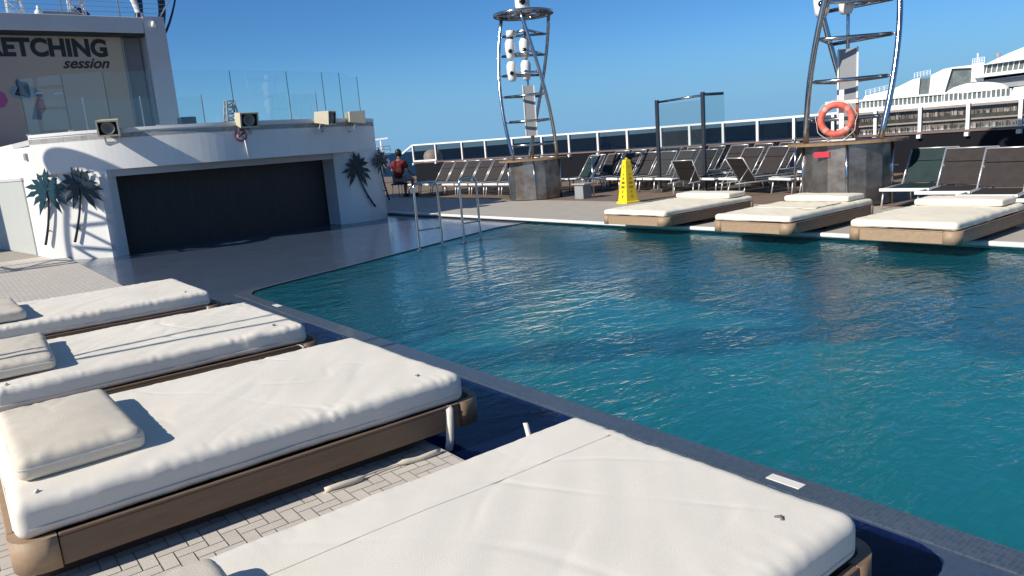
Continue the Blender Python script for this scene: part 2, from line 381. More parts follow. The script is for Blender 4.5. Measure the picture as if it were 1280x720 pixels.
w.node_tree.links.new(hr.outputs['Result'], hm.inputs['Factor']); w.node_tree.links.new(tn.outputs['Result'], hm.inputs['A']); w.node_tree.links.new(hm.outputs['Result'], bg.inputs['Color']); bg.inputs['Strength'].default_value = .08
sd = bpy.data.lights.new('sun', 'SUN'); sd.energy = 5.0; sd.angle = R(.5); sd.color = (1, .925, .80)
so = bpy.data.objects.new('sun', sd); COL.objects.link(so)
so.rotation_euler = Vector((0.065, 1, -math.tan(R(SUN_EL)))).to_track_quat('-Z', 'Y').to_euler()
sc.view_settings.view_transform = 'Standard'; sc.view_settings.look = 'None'; sc.view_settings.exposure = .2; sc.view_settings.gamma = 1

# ------------------------------------------------------------------ setting: sea, hull, decks, pool
b = MB(); b.lathe([(0.01, -30), (300, -30), (3000, -30), (40000, -30)], seg=64)
tag(b.build('sea', M['sea']), kind='structure')
b = MB(); b.box((-48, -14, -30.5), (30, 24, -2.3)); tag(b.build('ship_deck_base', M['hull']), kind='structure')

# pool outline (inside edge)
ledge_edge = [(-9.75, 3.25), (-9.95, 3.75), (-10.35, 4.85), (-10.95, 6.35), (-11.5, 7.7), (-11.9, 8.7), (-12.0, 9.98)]
corner = [(-9.2, 2.95), (-9.45, 2.97), (-9.63, 3.06)]
pool = [(5.0, 2.95)] + corner + ledge_edge + [(5.0, 9.98)]
TR = rrect(-7.3, 1.96, -1.02, 2.775, .18)         # the trough under the foot ends
def flat_with_holes(outer, holes, z, name, m):
    b = MB(); bm = b.bm; E = []
    for loop in [outer] + holes:
        V = [bm.verts.new((x, y, z)) for x, y in loop]
        E += [bm.edges.new((V[i], V[(i + 1) % len(V)])) for i in range(len(V))]
    bmesh.ops.triangle_fill(bm, use_beauty=True, use_dissolve=False, edges=E)
    for f in bm.faces:
        if f.normal.z < 0: f.normal_flip()
    return b.build(name, m, fix=False)
ZS = -.045
# wet shelf: gutter along the near beds and the shallow ledge before the stage
shelf_outer = [(8, 1.90), (8, 2.84)] + [(-9.20, 2.84), (-9.55, 2.88), (-9.78, 3.04)] + [(x - .11, y + .04) for x, y in ledge_edge] + [(-22, 9.98), (-22, 1.0), (-19, 1.90)]
tag(flat_with_holes(shelf_outer, [TR], ZS, 'wet_ledge', M['tile_wet']), kind='structure')
# lip strip
lin = pool[:-1]; lout = [(5.0, 2.79), (-1.0, 2.79), (-7.3, 2.79), (-9.20, 2.82), (-9.6, 2.80), (-9.85, 3.0)] + [(x - .11, y + .04) for x, y in ledge_edge]
b = MB(); P = lout + lin[::-1]
V = [b.bm.verts.new((x, y, -.038)) for x, y in P]
f = b.bm.faces.new(V); 
r = bmesh.ops.extrude_face_region(b.bm, geom=[f]); bmesh.ops.translate(b.bm, verts=[v for v in r['geom'] if isinstance(v, bmesh.types.BMVert)], vec=(0, 0, -.05))
bmesh.ops.triangulate(b.bm, faces=b.bm.faces[:])
tag(b.build('pool_rim', M['tile_lip']), kind='structure')
# basin
b = MB(); 
for i in range(len(pool)):
    p, q = pool[i], pool[(i + 1) % len(pool)]
    b.quad([(p[0], p[1], -.04), (q[0], q[1], -.04), (q[0], q[1], -1.40), (p[0], p[1], -1.40)])
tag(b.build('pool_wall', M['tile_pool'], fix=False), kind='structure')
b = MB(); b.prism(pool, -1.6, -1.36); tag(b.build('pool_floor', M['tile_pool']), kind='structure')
b = MB(); n = 60
V = [b.bm.verts.new((x, y, -.056)) for x, y in pool]; f = b.bm.faces.new(V)
tag(b.build('pool_water', M['water'], fix=False), kind='structure')
# trough
b = MB()
for i in range(len(TR)):
    p, q = TR[i], TR[(i + 1) % len(TR)]
    b.quad([(p[0], p[1], ZS), (q[0], q[1], ZS), (q[0], q[1], -.36), (p[0], p[1], -.36)])
b.prism(TR, -.42, -.355)
tag(b.build('pool_trough', M['tile_navy']), kind='structure')
b = MB(); b.bm.faces.new([b.bm.verts.new((x, y, -.0475)) for x, y in TR]); tag(b.build('trough_water', M['trough_water'], fix=False), kind='structure')

# near deck
b = MB(); b.prism([(9, -9), (9, 1.93), (-19.5, 1.93), (-22, 1.2), (-30, .4), (-30, -9)], -.30, -.004)
tag(b.build('near_deck', M['grout']), kind='structure')
b = MB(); tw, tl, gp = .066,   .132, .0024       # herringbone pavers
def tile(x0, y0, x1, y1):
    if x1 < -18.5 or x0 > 1 or y0 > 1.93 or y1 < -1.6: return
    x0 += gp; y0 += gp; x1 -= gp; y1 = min(y1, 1.925) - gp; x0 = max(x0, -18.5)
    if x1 - x0 < .004 or y1 - y0 < .004: return
    b.quad([(x0, y0, 0), (x1, y0, 0), (x1, y1, 0), (x0, y1, 0)])
nx, ny = int(20 / tw), int(4 / tw)
for i in range(-nx, 24):
    for j in range(-26, int(2.1 / tw)):
        k = (i + j) % 4 if False else (i - j) % 4
        if k == 0: tile(i * tw, j * tw, (i + 2) * tw, (j + 1) * tw)
        elif k == 3: tile(i * tw, j * tw, (i + 1) * tw, (j + 2) * tw)
tag(b.build('near_paving', M['paver'], fix=False), kind='structure')

for mx_, my_, lb_ in ((-1.80, 2.87, 'white marking tile in the pool rim beside the foreground daybed'), (-8.35, 2.90, 'white marking tile in the pool rim near the ledge corner')):
    o = MB().box((-.085, -.03, -.02), (.085, .03, .003), bevel=.002).build('marking_tile', M['white_edge'], loc=(mx_, my_, -.038)); tag(o, lb_, 'tile')
# far deck (its top is 8 cm higher)
ZF = .04
b = MB(); b.box((-45, 9.60, ZF - .055), (12, 9.69, ZF + .004), bevel=.02); tag(b.build('far_deck_edge', M['white_edge']), kind='structure')
b = MB(); b.box((-45, 9.69, ZF - .09), (12, 12.8, ZF)); tag(b.build('far_deck_beige', M['deck_beige']), kind='structure')
b = MB(); b.box((-45, 12.8, ZF - .2), (12, 24, ZF - .003)); tag(b.build('far_deck_brown', M['deck_brown']), kind='structure')
b = MB(); b.box((-45, 9.95, -1.6), (12, 10.1, ZF - .092)); tag(b.build('far_deck_riser', M['recess']), kind='structure')
b = MB(); b.box((5.0, 2.0, -1.6), (12, 9.60, ZF - .01)); tag(b.build('end_deck', M['deck_beige']), kind='structure')

# ------------------------------------------------------------------ daybeds
def soft_box(L, Wd, Ht, r, nx, ny, nz, seed, wr=.006, dome=.0, sag=.0):
    """rounded cushion with puckered edges; x: width, y: length, z: 0..Ht"""
    bm = bmesh.new(); verts = {}
    hx, hy, hz = Wd / 2, L / 2, Ht / 2
    off = Vector((seed * 7.13, seed * 3.7, seed * 1.9))
    def key(i, j, k): return (i, j, k)
    def pt(i, j, k):
        kk = key(i, j, k)
        if kk in verts: return verts[kk]
        p = Vector((-hx + 2 * hx * i / nx, -hy + 2 * hy * j / ny, -hz + 2 * hz * k / nz))
        q = Vector((max(-hx + r, min(hx - r, p.x)), max(-hy + r, min(hy - r, p.y)), max(-hz + r * .85, min(hz - r * .85, p.z))))
        d = p - q; n = d.normalized() if d.length > 1e-6 else Vector((0, 0, 1))
        rr = r * (1 if abs(d.z) < 1e-6 else 1)
        s = q + Vector((n.x * r, n.y * r, n.z * r * .85))
        if d.length < 1e-6: s = p
        # distance from the rim, for the puckers
        ex, ey = hx - abs(s.x), hy - abs(s.y)
        e = min(ex, ey); fade = math.exp(-max(0, e) / .07)
        if ey < ex: v = noise.noise(Vector((s.x * 30, s.y * 4.5, s.z * 7)) + off)
        else: v = noise.noise(Vector((s.x * 4.5, s.y * 30, s.z * 7)) + off)
        big = noise.noise(Vector((s.x * 2.1, s.y * 1.7, 0)) + off)
        diag = noise.noise(Vector(((s.x + s.y) * 7, (s.x - s.y) * 1.6, .5)) + off)
        msk = max(0.0, min(1.0, .5 + 1.6 * noise.noise(Vector((s.x * 2.3, s.y * 2.3, 4.2)) + off)))
        fade2 = fade; fade = fade * (.25 + .95 * msk)
        rg = abs(noise.noise(Vector(((s.x * .8 + s.y * .6) * 2.6, (s.y * .8 - s.x * .6) * 1.1, 9.1)) + off)); crz = max(0.0, 1 - rg / .07)
        rg2 = abs(noise.noise(Vector(((s.x * .5 - s.y * .85) * 3.1, (s.y * .5 + s.x * .85) * 1.3, 5.7)) + off)); crz2 = max(0.0, 1 - rg2 / .06)
        side = .22 + .78 * max(0.0, n.z) if k < nz else 1.0
        amp = -wr * .42 * (crz + crz2) * msk + wr * (fade * side * 1.0 * v + .70 * fade * side * noise.noise(Vector((s.x * 31, s.y * 31, s.z * 9)) + off) + .50 * diag) + wr * 1.1 * big
        s = s + n * amp
        if s.z > 0:
            s.z += dome * (1 - (s.x / hx) ** 2) * (1 - (s.y / hy) ** 2) - sag * fade2 * .5
        s.z += hz
        verts[kk] = bm.verts.new(s); return verts[kk]
    def face(a, b_, c, d_):
        f = bm.faces.new((a, b_, c, d_)); f.smooth = True
    for i in range(nx):
        for j in range(ny):
            face(pt(i, j, nz), pt(i + 1, j, nz), pt(i + 1, j + 1, nz), pt(i, j + 1, nz))
            face(pt(i, j, 0), pt(i, j + 1, 0), pt(i + 1, j + 1, 0), pt(i + 1, j, 0))
    for i in range(nx):
        for k in range(nz):
            face(pt(i, 0, k), pt(i + 1, 0, k), pt(i + 1, 0, k + 1), pt(i, 0, k + 1))
            face(pt(i, ny, k), pt(i, ny, k + 1), pt(i + 1, ny, k + 1), pt(i + 1, ny, k))
    for j in range(ny):
        for k in range(nz):
            face(pt(0, j, k), pt(0, j, k + 1), pt(0, j + 1, k + 1), pt(0, j + 1, k))
            face(pt(nx, j, k), pt(nx, j + 1, k), pt(nx, j + 1, k + 1), pt(nx, j, k + 1))
    b = MB(); b.bm.free(); b.bm = bm
    def top(x, y):
        return Ht + wr * (.50 * noise.noise(Vector(((x + y) * 7, (x - y) * 1.6, .5)) + off) + 1.1 * noise.noise(Vector((x * 2.1, y * 1.7, 0)) + off)) + dome * (1 - (x / hx) ** 2) * (1 - (y / hy) ** 2)
    b.top = top
    return b
def rim_tube(Wd, L, z, r, inset, rad):
    P = rrect(-Wd / 2 + inset, -L / 2 + inset, Wd / 2 - inset, L / 2 - inset, rad, 6)
    D_ = []
    for i in range(len(P)):
        p, q = Vector(P[i]), Vector(P[(i + 1) % len(P)]); n = max(1, int((q - p).length / .06))
        for k in range(n): D_.append(p + (q - p) * k / n)
    return MB().tube([(p.x, p.y, z) for p in D_], r, 6, closed=True)

def daybed(cx, y0, y1, Wd, z0, zf, zt, seed, label, near=True, fold=0):
    """frame z0..zf, mattress zf..zt; the frame's foot end hangs over the water"""
    L = y1 - y0
    root = empty('daybed', (cx, (y0 + y1) / 2, 0)); tag(root, label, 'daybed', 'padded daybeds round the pool')
    fw = Wd + .045; fl = L + .05
    x0, x1, ya, yb = -fw / 2, fw / 2, -fl / 2 , fl / 2 + (.075 if near else 0); cr = .11
    # side boards between the corners
    for (nm, lo, hi) in (('side_board', (x0, ya + cr + .05, z0), (x0 + .035, yb - cr - .05, zf)), ('side_board', (x1 - .035, ya + cr + .05, z0), (x1, yb - cr - .05, zf))):
        b = MB(); b.box(lo, hi, bevel=.006)
        s = -1 if lo[0] < 0 else 1; xx = x0 if s < 0 else x1
        b.box((xx - .004 if s < 0 else xx - .022, lo[1] + .002, zf + .001), (xx + .022 if s < 0 else xx + .004, hi[1] - .002, zf + .014), bevel=.004)
        b.build(nm, M['frame'], root)
    for nm, lo, hi in (('end_board', (x0 + cr + .05, ya, z0), (x1 - cr - .05, ya + .035, zf)), ('end_board', (x0 + cr + .05, yb - .035, z0), (x1 - cr - .05, yb, zf))):
        b = MB(); b.box(lo, hi, bevel=.006); b.box((lo[0] + .002, lo[1] + (.0 if lo[1] < 0 else .013) - (.004 if lo[1] < 0 else -.004), zf + .001), (hi[0] - .002, lo[1] + (.022 if lo[1] < 0 else .039), zf + .014), bevel=.004)
        b.build(nm, M['tan'], root)
    for sx in (-1, 1):
        for sy in (-1, 1):
            ccx, ccy = (x1 - cr if sx > 0 else x0 + cr), (yb - cr if sy > 0 else ya + cr)
            a0 = {(1, 1): 0, (-1, 1): 90, (-1, -1): 180, (1, -1): 270}[(sx, sy)]
            out = [(ccx + (cr + .006) * math.cos(R(a0 + 15 * k)), ccy + (cr + .006) * math.sin(R(a0 + 15 * k))) for k in range(7)]
            inn = [(ccx + (cr - .034) * math.cos(R(a0 + 15 * k)), ccy + (cr - .034) * math.sin(R(a0 + 15 * k))) for k in range(7)]
            # straight returns of 4.6 cm
            da, db = Vector((math.sin(R(a0)), -math.cos(R(a0)))) * .046, Vector((-math.sin(R(a0 + 90)), math.cos(R(a0 + 90)))) * .046
            out = [tuple(Vector(out[0]) + da)] + out + [tuple(Vector(out[-1]) + db)]
            inn = [tuple(Vector(inn[0]) + da)] + inn + [tuple(Vector(inn[-1]) + db)]
            b = MB(); b.prism(out + inn[::-1], z0 - .003, zf + .012, side_smooth=True)
            b.build('corner_cap', M['frame'] if (near and sy > 0) else M['tan'], root)  # near foot caps get the tone with shade painted in
    b = MB(); b.box((x0 + .04, ya + .04, zf - .06), (x1 - .04, yb - .04, zf - .004)); b.build('base_panel', M['dark_wood'], root)
    # support plinth, set back so that the foot end overhangs
    b = MB(); zg = 0.0 if near else ZF
    if near: b.box((x0 + .10, ya + .06, zg + .002), (x1 - .10, yb - .42, zf - .062))
    else: b.box((x0 + .10, ya + 1.10, zg + .002), (x1 - .10, yb - .08, zf - .062))
    b.build('plinth', M['dark_wood'], root)
    mm = M['canvas'] if near else M['cream_canvas']
    Ht = zt - zf
    res = (96, 160, 9) if near else (34, 56, 5)
    sb_ = soft_box(L, Wd, Ht, min(.050, Ht * .46), *res, seed, wr=(.0056 if seed < 3 else .0075) if near else .010, dome=.010 if near else .018); topf = sb_.top
    mt = sb_.build('mattress', mm, root); mt.location = (0, 0, zf + .008)
    rim_tube(Wd + .004, L + .004, Ht * .30, .0035, 0.0, .065).build('piping', M['seam'], mt)
    if near:
        # stitched seam across the top panel, tufts with a stain
        for k, (tx, ty) in enumerate(((Wd * .5 - .16, L * .5 - .20), (Wd * .5 - .10, -L * .5 + .10))):
            b = MB(); b.tube([(tx - .016, ty - .004, Ht + .001), (tx, ty + .004, Ht + .008), (tx + .014, ty - .008, Ht + .002)], .006, 6); b.build('tuft_tie', M['grommet'] if k == 0 else M['seam'], mt)
    return root, mt, topf

ZT = .355
beds = []
specs = [(-1.735, -.02, 2.13, 1.33, .20, ZT, 'large near white daybed in the foreground corner, beside a paved strip'),
         (-4.015, .01, 2.14, 1.37, .20, ZT, 'white daybed with a loose strap hanging off its pool corner, second from the camera'),
         (-6.10, .04, 2.08, 1.42, .20, ZT, 'white daybed crossed by two thin curved shadow lines'),
         (-8.50, .04, 2.04, 1.44, .20, ZT, 'white daybed farthest from the camera along the near deck, closest to the palm wall')]
for i, (cx, y0, y1, Wd, zf, zt, lb) in enumerate(specs):
    r_, m_, tp_ = daybed(cx, y0, y1, Wd, .075, zf, zt, i + 1, lb); beds.append((r_, m_, tp_))
# long stitched seam on the nearest mattress
def seam(k, x0, x1, y0, y1):
    f_ = beds[k][2]; P = []
    for q in range(61):
        t = q / 60; x, y = x0 + (x1 - x0) * t, y0 + (y1 - y0) * t; P.append((x, y, f_(x, y) + .0008))
    MB().tube(P, .0022, 5).build('stitched_seam', M['canvas'], beds[k][1])
seam(0, -.39, -.37, -1.0, 1.0)
# pillows
def pillow(cx, cy, Wd, L, Ht, z, seed, label, m, grp='daybed pillows', rz=0.0):
    b = soft_box(L, Wd, Ht, Ht * .40, 48, 34, 8, seed + 20, wr=.0055, dome=.015)
    o = b.build('pillow', m); o.location = (cx, cy, z); o.rotation_euler = (0, 0, rz); tag(o, label, 'pillow', grp)
    rim_tube(Wd - .001, L - .001, Ht * .58, .0045, 0, Ht * .4).build('piping', M['seam'], o)
    return o
pillow(-4.02, .30, .92, .50, .10, ZT + .012, 1, 'plump beige pillow on the daybed with the hanging strap', M['pillow'], rz=R(1))
pillow(-6.10, .22, .98, .46, .10, ZT + .012, 2, 'beige pillow with a thin shadow line across it, on the daybed with two shadow lines', M['pillow'], rz=R(-2))
pillow(-8.45, .22, 1.0, .46, .095, ZT + .012, 3, 'beige pillow on the near daybed closest to the palm wall', M['pillow'], rz=R(2))
pillow(-1.74, .24, .95, .46, .10, ZT + .012, 4, 'beige pillow on the large foreground daybed, cut off by the bottom edge', M['pillow'])
# straps
def strap(pts, wdt, label, m=None, name='tie_strap'):
    P = [Vector(p) for p in pts]; b = MB(); n = len(P); up = Vector((.55, .83, 0)).normalized()
    A, B_ = [], []
    for p in P:
        A.append(b.bm.verts.new(p - up * wdt / 2)); B_.append(b.bm.verts.new(p + up * wdt / 2))
    for i in range(n - 1):
        f = b.bm.faces.new((A[i], A[i + 1], B_[i + 1], B_[i])); f.smooth = True
    o = b.build(name, m or M['canvas']); md = o.modifiers.new('thick', 'SOLIDIFY'); md.thickness = .004
    return o
o = strap([(.70, .93, .215), (.722, .93, .20), (.728, .92, .12), (.730, .91, .03), (.724, .90, -.03), (.70, .885, -.045)], .042, ''); o.parent = beds[1][0]
o = strap([(.73, .92, .215), (.75, .95, .20), (.757, .955, .14)], .02, ''); o.parent = beds[2][0]
o = strap([(.735, .93, .215), (.752, .94, .20), (.758, .93, .13), (.745, .92, .09)], .03, ''); o.parent = beds[3][0]
o = strap([(-.665, .80, .31), (-.70, .82, .335), (-.72, .83, .352), (-.735, .835, .372)], .022, ''); o.parent = beds[0][0]
# twisted tie lying on the paving
b = MB(); P = []
for k in range(22):
    t = k / 21; P.append((-3.27 + .03 * t + .012 * math.sin(t * 9), 1.24 + .64 * t, .010 + .006 * abs(math.sin(t * 12))))
b.tube(P, [.005 if .3 < k / 21 < .62 else .016 for k in range(22)], 6)
tag(b.build('canvas_tie', M['rope']), 'twisted canvas tie lying on the pavers between the two nearest daybeds', 'tie')

# far beds
fspecs = [(-8.46, 9.05, 11.45, 1.37, 'cream daybed over the far pool edge, nearest to the yellow cone'),
          (-6.12, 8.92, 11.20, 1.22, 'cream daybed with a rumpled cover, in the middle of the far pool edge'),
          (-4.03, 8.84, 10.90, 1.23, 'cream daybed at the far pool edge in front of the brown sun loungers')]
for i, (cx, y0, y1, Wd, lb) in enumerate(fspecs):
    r_, m_, tp_ = daybed(cx, y0, y1, Wd, .110, .245, .345, i + 11, lb, near=False)
    beds.append((r_, m_))
pillow(-8.48, 11.14, 1.18, .50, .085, .360, 5, 'flat cream pillow on the far daybed nearest to the yellow cone', M['cream_canvas'])
pillow(-6.14, 10.88, 1.06, .50, .085, .360, 6, 'flat cream pillow on the rumpled middle daybed across the pool', M['cream_canvas'])
pillow(-4.03, 10.60, 1.06, .48, .085, .360, 7, 'flat cream pillow on the far daybed before the brown loungers', M['cream_canvas'])
# rumpled loose cover on the middle far bed
b = MB(); N = 22
V = [[None] * (N + 1) for _ in range(N + 1)]
for i in range(N + 1):
    for j in range(N + 1):
        x = -.50 + 1.0 * i / N; y = -.40 + .8 * j / N
        x += .05 * noise.noise(Vector((y * 4, 3, 1))); y += .06 * noise.noise(Vector((x * 4, 7, 1)))
        V[i][j] = b.bm.verts.new((x, y, .018 + .022 * abs(noise.noise(Vector((x * 5.5, y * 7.5, 2)))) ))
for i in range(N):
    for j in range(N):
        f = b.bm.faces.new((V[i][j], V[i + 1][j], V[i + 1][j + 1], V[i][j + 1])); f.smooth = True
o = b.build('loose_cover', M['cream_canvas'], fix=False, loc=(-6.12, 10.10, .352)); md = o.modifiers.new('thick', 'SOLIDIFY'); md.thickness = .004
tag(o, 'rumpled cream cover lying on the middle daybed across the pool', 'cover')

# ------------------------------------------------------------------ pool handrails
def hoop(x, y0, y1, label):
    root = empty('pool_handrail', (x, (y0 + y1) / 2, ZS)); tag(root, label, 'handrail', 'steel hoops at the pool edge')
    h = (y1 - y0) / 2; top = 1.12
    P = [(0, -h, -.55)] + [(0, -h, z) for z in (0, .5, top - .10)] + [(0, -h + .10 * (1 - math.cos(R(a))), top - .10 + .10 * math.sin(R(a))) for a in (30, 60, 90)]
    Q = [(0, -y, z) for (_, y, z) in P[::-1]]
    MB().tube(P + Q, .022, 10).build('hoop', M['steel'], root)
    MB().tube([(0, -h, .33), (0, h, .33)], .014, 8).build('crossbar', M['steel'], root)
    for s in (-1, 1):
        b = MB(); b.lathe([(.0, .012), (.05, .010), (.055, 0)], seg=16); b.build('base_flange', M['steel'], root, loc=(0, s * h, 0))
    return root
hoop(-10.70, 6.24, 6.70, 'steel handrail hoop at the pool ledge nearer to the stage')
hoop(-10.74, 7.18, 7.54, 'steel handrail hoop at the pool ledge nearer to the far deck')

# ------------------------------------------------------------------ stage house
stage = empty('stage_house', (-17, 5, 0)); tag(stage, 'white stage house with a wide dark opening beside the shallow pool ledge', 'building')
def W(p): return (p[0] + 17, p[1] - 5)            # to the stage's own frame
def sweep_wall(path, z0, z1, thick, name, m, parent, smooth=True):
    """vertical wall along a plan path, thickened to the left of travel (away from the pool)"""
    b = MB(); n = len(path); nr = []
    for i in range(n):
        a, c = Vector(path[max(0, i - 1)]), Vector(path[min(n - 1, i + 1)]); d = (c - a).normalized(); nr.append(Vector((-d.y, d.x)))
    inner = [tuple(Vector(p) + q * thick) for p, q in zip(path, nr)]
    b.prism([W(p) for p in list(path) + inner[::-1]], z0, z1, side_smooth=False)
    bmesh.ops.triangulate(b.bm, faces=[f for f in b.bm.faces if len(f.verts) > 4])
    return b.build(name, m, parent)
def spl(P, n=6):
    out = []
    for i in range(len(P) - 1):
        p0, p1, p2, p3 = P[max(0, i - 1)], P[i], P[i + 1], P[min(len(P) - 1, i + 2)]
        for k in range(n):
            t = k / n
            out.append(tuple(.5 * (2 * p1[j] + (p2[j] - p0[j]) * t + (2 * p0[j] - 5 * p1[j] + 4 * p2[j] - p3[j]) * t * t + (3 * p1[j] - p0[j] - 3 * p2[j] + p3[j]) * t ** 3) for j in range(2)))
    return out + [tuple(P[-1])]
PA, PB = (-17.72, 1.70), (-16.62, 2.76)
# left wall and angled panel, full height up to the fascia's lower edge
sweep_wall([(-26, .55), (-21, 1.25), PA], ZS - .2, 2.40, .3, 'left_wall', M['stage_white'], stage)
sweep_wall([PA, PB], ZS - .2, 1.70, .25, 'angled_panel', M['stage_white'], stage)
sweep_wall([PB, (-16.90, 2.84)], ZS - .2, 1.58, .15, 'opening_jamb', M['grey_white'], stage)
# right pier: curved
pier = spl([(-17.02, 7.78), (-16.88, 8.1), (-16.9, 8.6), (-17.15, 9.1), (-17.7, 9.38), (-19, 9.42)], 5)
sweep_wall(pier, ZS - .2, 1.70, .25, 'right_pier', M['stage_white'], stage)
sweep_wall([(-17.5, 7.70), (-17.02, 7.78)], ZS - .2, 1.58, .15, 'opening_jamb', M['grey_white'], stage)
# lintel and fascia
sweep_wall([(-16.72, 2.72), (-16.55, 4.3), (-16.78, 6.0), (-17.05, 7.85)], 1.56, 1.72, .3, 'lintel', M['grey_white'], stage)
fas = spl([(-17.70, 1.66), (-17.2, 2.10), (-16.74, 2.66), (-16.38, 3.4), (-16.14, 4.2), (-16.02, 5.1), (-16.10, 6.2), (-16.40, 7.3), (-16.75, 8.2), (-17.2, 8.95), (-17.8, 9.35), (-19, 9.45)], 6)
sweep_wall(fas, 1.70, 2.43, .35, 'fascia', M['stage_white'], stage)
cop = [(x + .02, y) for x, y in fas]
sweep_wall(cop, 2.43, 2.49, .42, 'coping', M['stage_white'], stage)
b = MB(); b.box((-.62, -2.4, ZS - .2), (-.55, 3.2, 1.62)); b.build('stage_screen', M['curtain'], stage)
# dark reveal behind the screen edges, roof slab
b = MB(); b.prism([W(p) for p in fas + [(-26, 9.45), (-26, .6), (-21, 1.3)]], 2.30, 2.40); bmesh.ops.triangulate(b.bm, faces=[f for f in b.bm.faces if len(f.verts) > 4]); b.build('roof_deck', M['grey_white'], stage)
b = MB(); b.box((-4.2, -3.55, .02), (-3.0, -3.5, 1.6)); b.bm.free(); b = MB()
dm = Matrix.Translation((-21.0 + 17, 1.25 - 5, 0)) @ Matrix.Rotation(math.atan2(1.70 - 1.25, -17.72 + 21), 4, 'Z')
b.box((-1.2, -.03, .02), (2.1, .012, 1.62), dm); b.build('side_door', M['door_grey'], stage)
b = MB(); b.box((-1.25, -.05, 1.62), (2.15, .0, 1.68), dm); b.build('door_head', M['grey_white'], stage)
b = MB(); b.box((2.72, -.05, 2.02), (2.88, .02, 2.16), dm, bevel=.01); b.build('junction_box', M['grey'], stage)

MB().tube([(-15.99 + 17, 5.36 - 5, 2.10), (-15.99 + 17, 5.40 - 5, 1.72)], .016, 6).build('conduit', M['white_gloss'], stage)
# palms on the wall
def palm(name, origin, ang, hgt, cx, cz, bend, rr, seed, m, label):
    """cut metal palm on stand-offs: local x runs along the wall, z up, -y out of the wall"""
    rnd = random.Random(seed)
    root = empty('palm_relief', origin, ang); tag(root, label, 'palm relief', 'metal palm trees on the stage wall')
    P = [(bend * (1 - t) ** 1.6 + cx * t, -.07, hgt + (cz - hgt) * t) for t in [k / 10 for k in range(11)]]
    MB().tube(P, [.026 - .010 * k / 10 for k in range(11)], 8).build('trunk', M['trunk'], root)
    n = 12
    for i in range(n):
        a = -55 + 290 * i / (n - 1) + rnd.uniform(-7, 7); L = rr * rnd.uniform(.85, 1.12)
        drop = .35 if abs(math.cos(R(a))) > .3 else .1
        c = []
        for k in range(7):
            t = k / 6; x = L * t * math.cos(R(a)); z = L * t * math.sin(R(a)) - drop * L * t * t * .6
            c.append(Vector((x, z)))
        up, dn = [], []
        for k in range(7):
            d = (c[min(6, k + 1)] - c[max(0, k - 1)]).normalized(); nn = Vector((-d.y, d.x)); t = k / 6
            wd = rr * .135 * math.sin(math.pi * min(1, t * .80 + .10)) ** .8
            if k == 6: wd = .002
            notch = .55 if k % 2 else 1.0
            up.append(c[k] + nn * wd * notch); dn.append(c[k] - nn * wd * notch)
        b = MB(); poly = [tuple(p) for p in up] + [tuple(p) for p in dn[::-1]]
        y = -.085 - .006 * (i % 4)
        mt = Matrix.Translation((cx, y, cz)) @ Matrix.Rotation(R(90), 4, 'X')
        b.prism(poly, 0, .005, mt); bmesh.ops.triangulate(b.bm, faces=[f for f in b.bm.faces if len(f.verts) > 4])
        o = b.build('frond', m, root)
    for (sx, sz) in ((cx, cz), (bend * .6, hgt + (cz - hgt) * .25)):
        MB().tube([(sx, -.07, sz), (sx, .0, sz)], .012, 6).build('standoff', M['trunk'], root)
ang = math.atan2(PB[1] - PA[1], PB[0] - PA[0])
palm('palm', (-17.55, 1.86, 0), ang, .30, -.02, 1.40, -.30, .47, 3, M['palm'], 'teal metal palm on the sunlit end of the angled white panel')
palm('palm', (-17.1, 2.30, 0), ang, .32, .08, 1.42, -.26, .47, 5, M['palm_shaded'], 'dark metal palm half in shadow beside the stage opening')
palm('palm', (-16.885, 8.25, 0), R(93), .30, .02, 1.30, .42, .41, 8, M['palm_shaded'], 'dark metal palm in shade on the right pier of the stage')
palm('palm', (-17.05, 8.95, 0), R(118), .40, .05, 1.42, .3, .36, 11, M['palm_shaded'], 'dark metal palm on the rounded corner of the pier, beside the person in red')

# balustrade on the stage roof
bal = empty('glass_balustrade', (-16.6, 5, 2.49)); tag(bal, 'frameless clear glass balustrade along the stage roof', 'balustrade')
bp = [(-17.85, 1.70), (-17.1, 2.35), (-16.72, 3.02), (-16.56, 3.85), (-16.55, 5.43), (-16.72, 6.75), (-16.93, 7.70), (-17.1, 8.22), (-17.9, 9.1)]
for i in range(len(bp) - 1):
    p, q = Vector(bp[i]), Vector(bp[i + 1]); d = (q - p).normalized(); p, q = p + d * .02, q - d * .02
    b = MB(); b.bar((p.x + 16.6, p.y - 5, .56), (q.x + 16.6, q.y - 5, .56), .012, 1.08); b.build('glass_pane', M['glass'], bal)
for p in bp[0:]:
    b = MB(); b.box((p[0] + 16.6 - .008, p[1] - 5 - .006, .02), (p[0] + 16.6 + .008, p[1] - 5 + .006, 1.10)); b.build('edge_strip', M['glass_edge'], bal)
    b = MB(); b.box((p[0] + 16.6 - .05, p[1] - 5 - .04, .0), (p[0] + 16.6 + .05, p[1] - 5 + .04, .035), bevel=.006); b.build('clamp', M['alu'], bal)
# a second run of glass on the upper deck behind
bal2 = empty('glass_balustrade', (-19.5, 5, 2.42)); tag(bal2, 'low glass balustrade farther back on the upper deck', 'balustrade')
for y0, y1 in ((1.9, 3.0), (3.05, 4.2), (4.25, 5.6), (7.3, 8.6)):
    b = MB(); b.box((-.006, y0 - 5, .05), (.006, y1 - 5, .9)); b.build('glass_pane', M['glass'], bal2)
    b = MB(); b.box((-.014, y1 - 5 + .01, 0), (.014, y1 - 5 + .035, .95)); b.build('post', M['alu'], bal2)

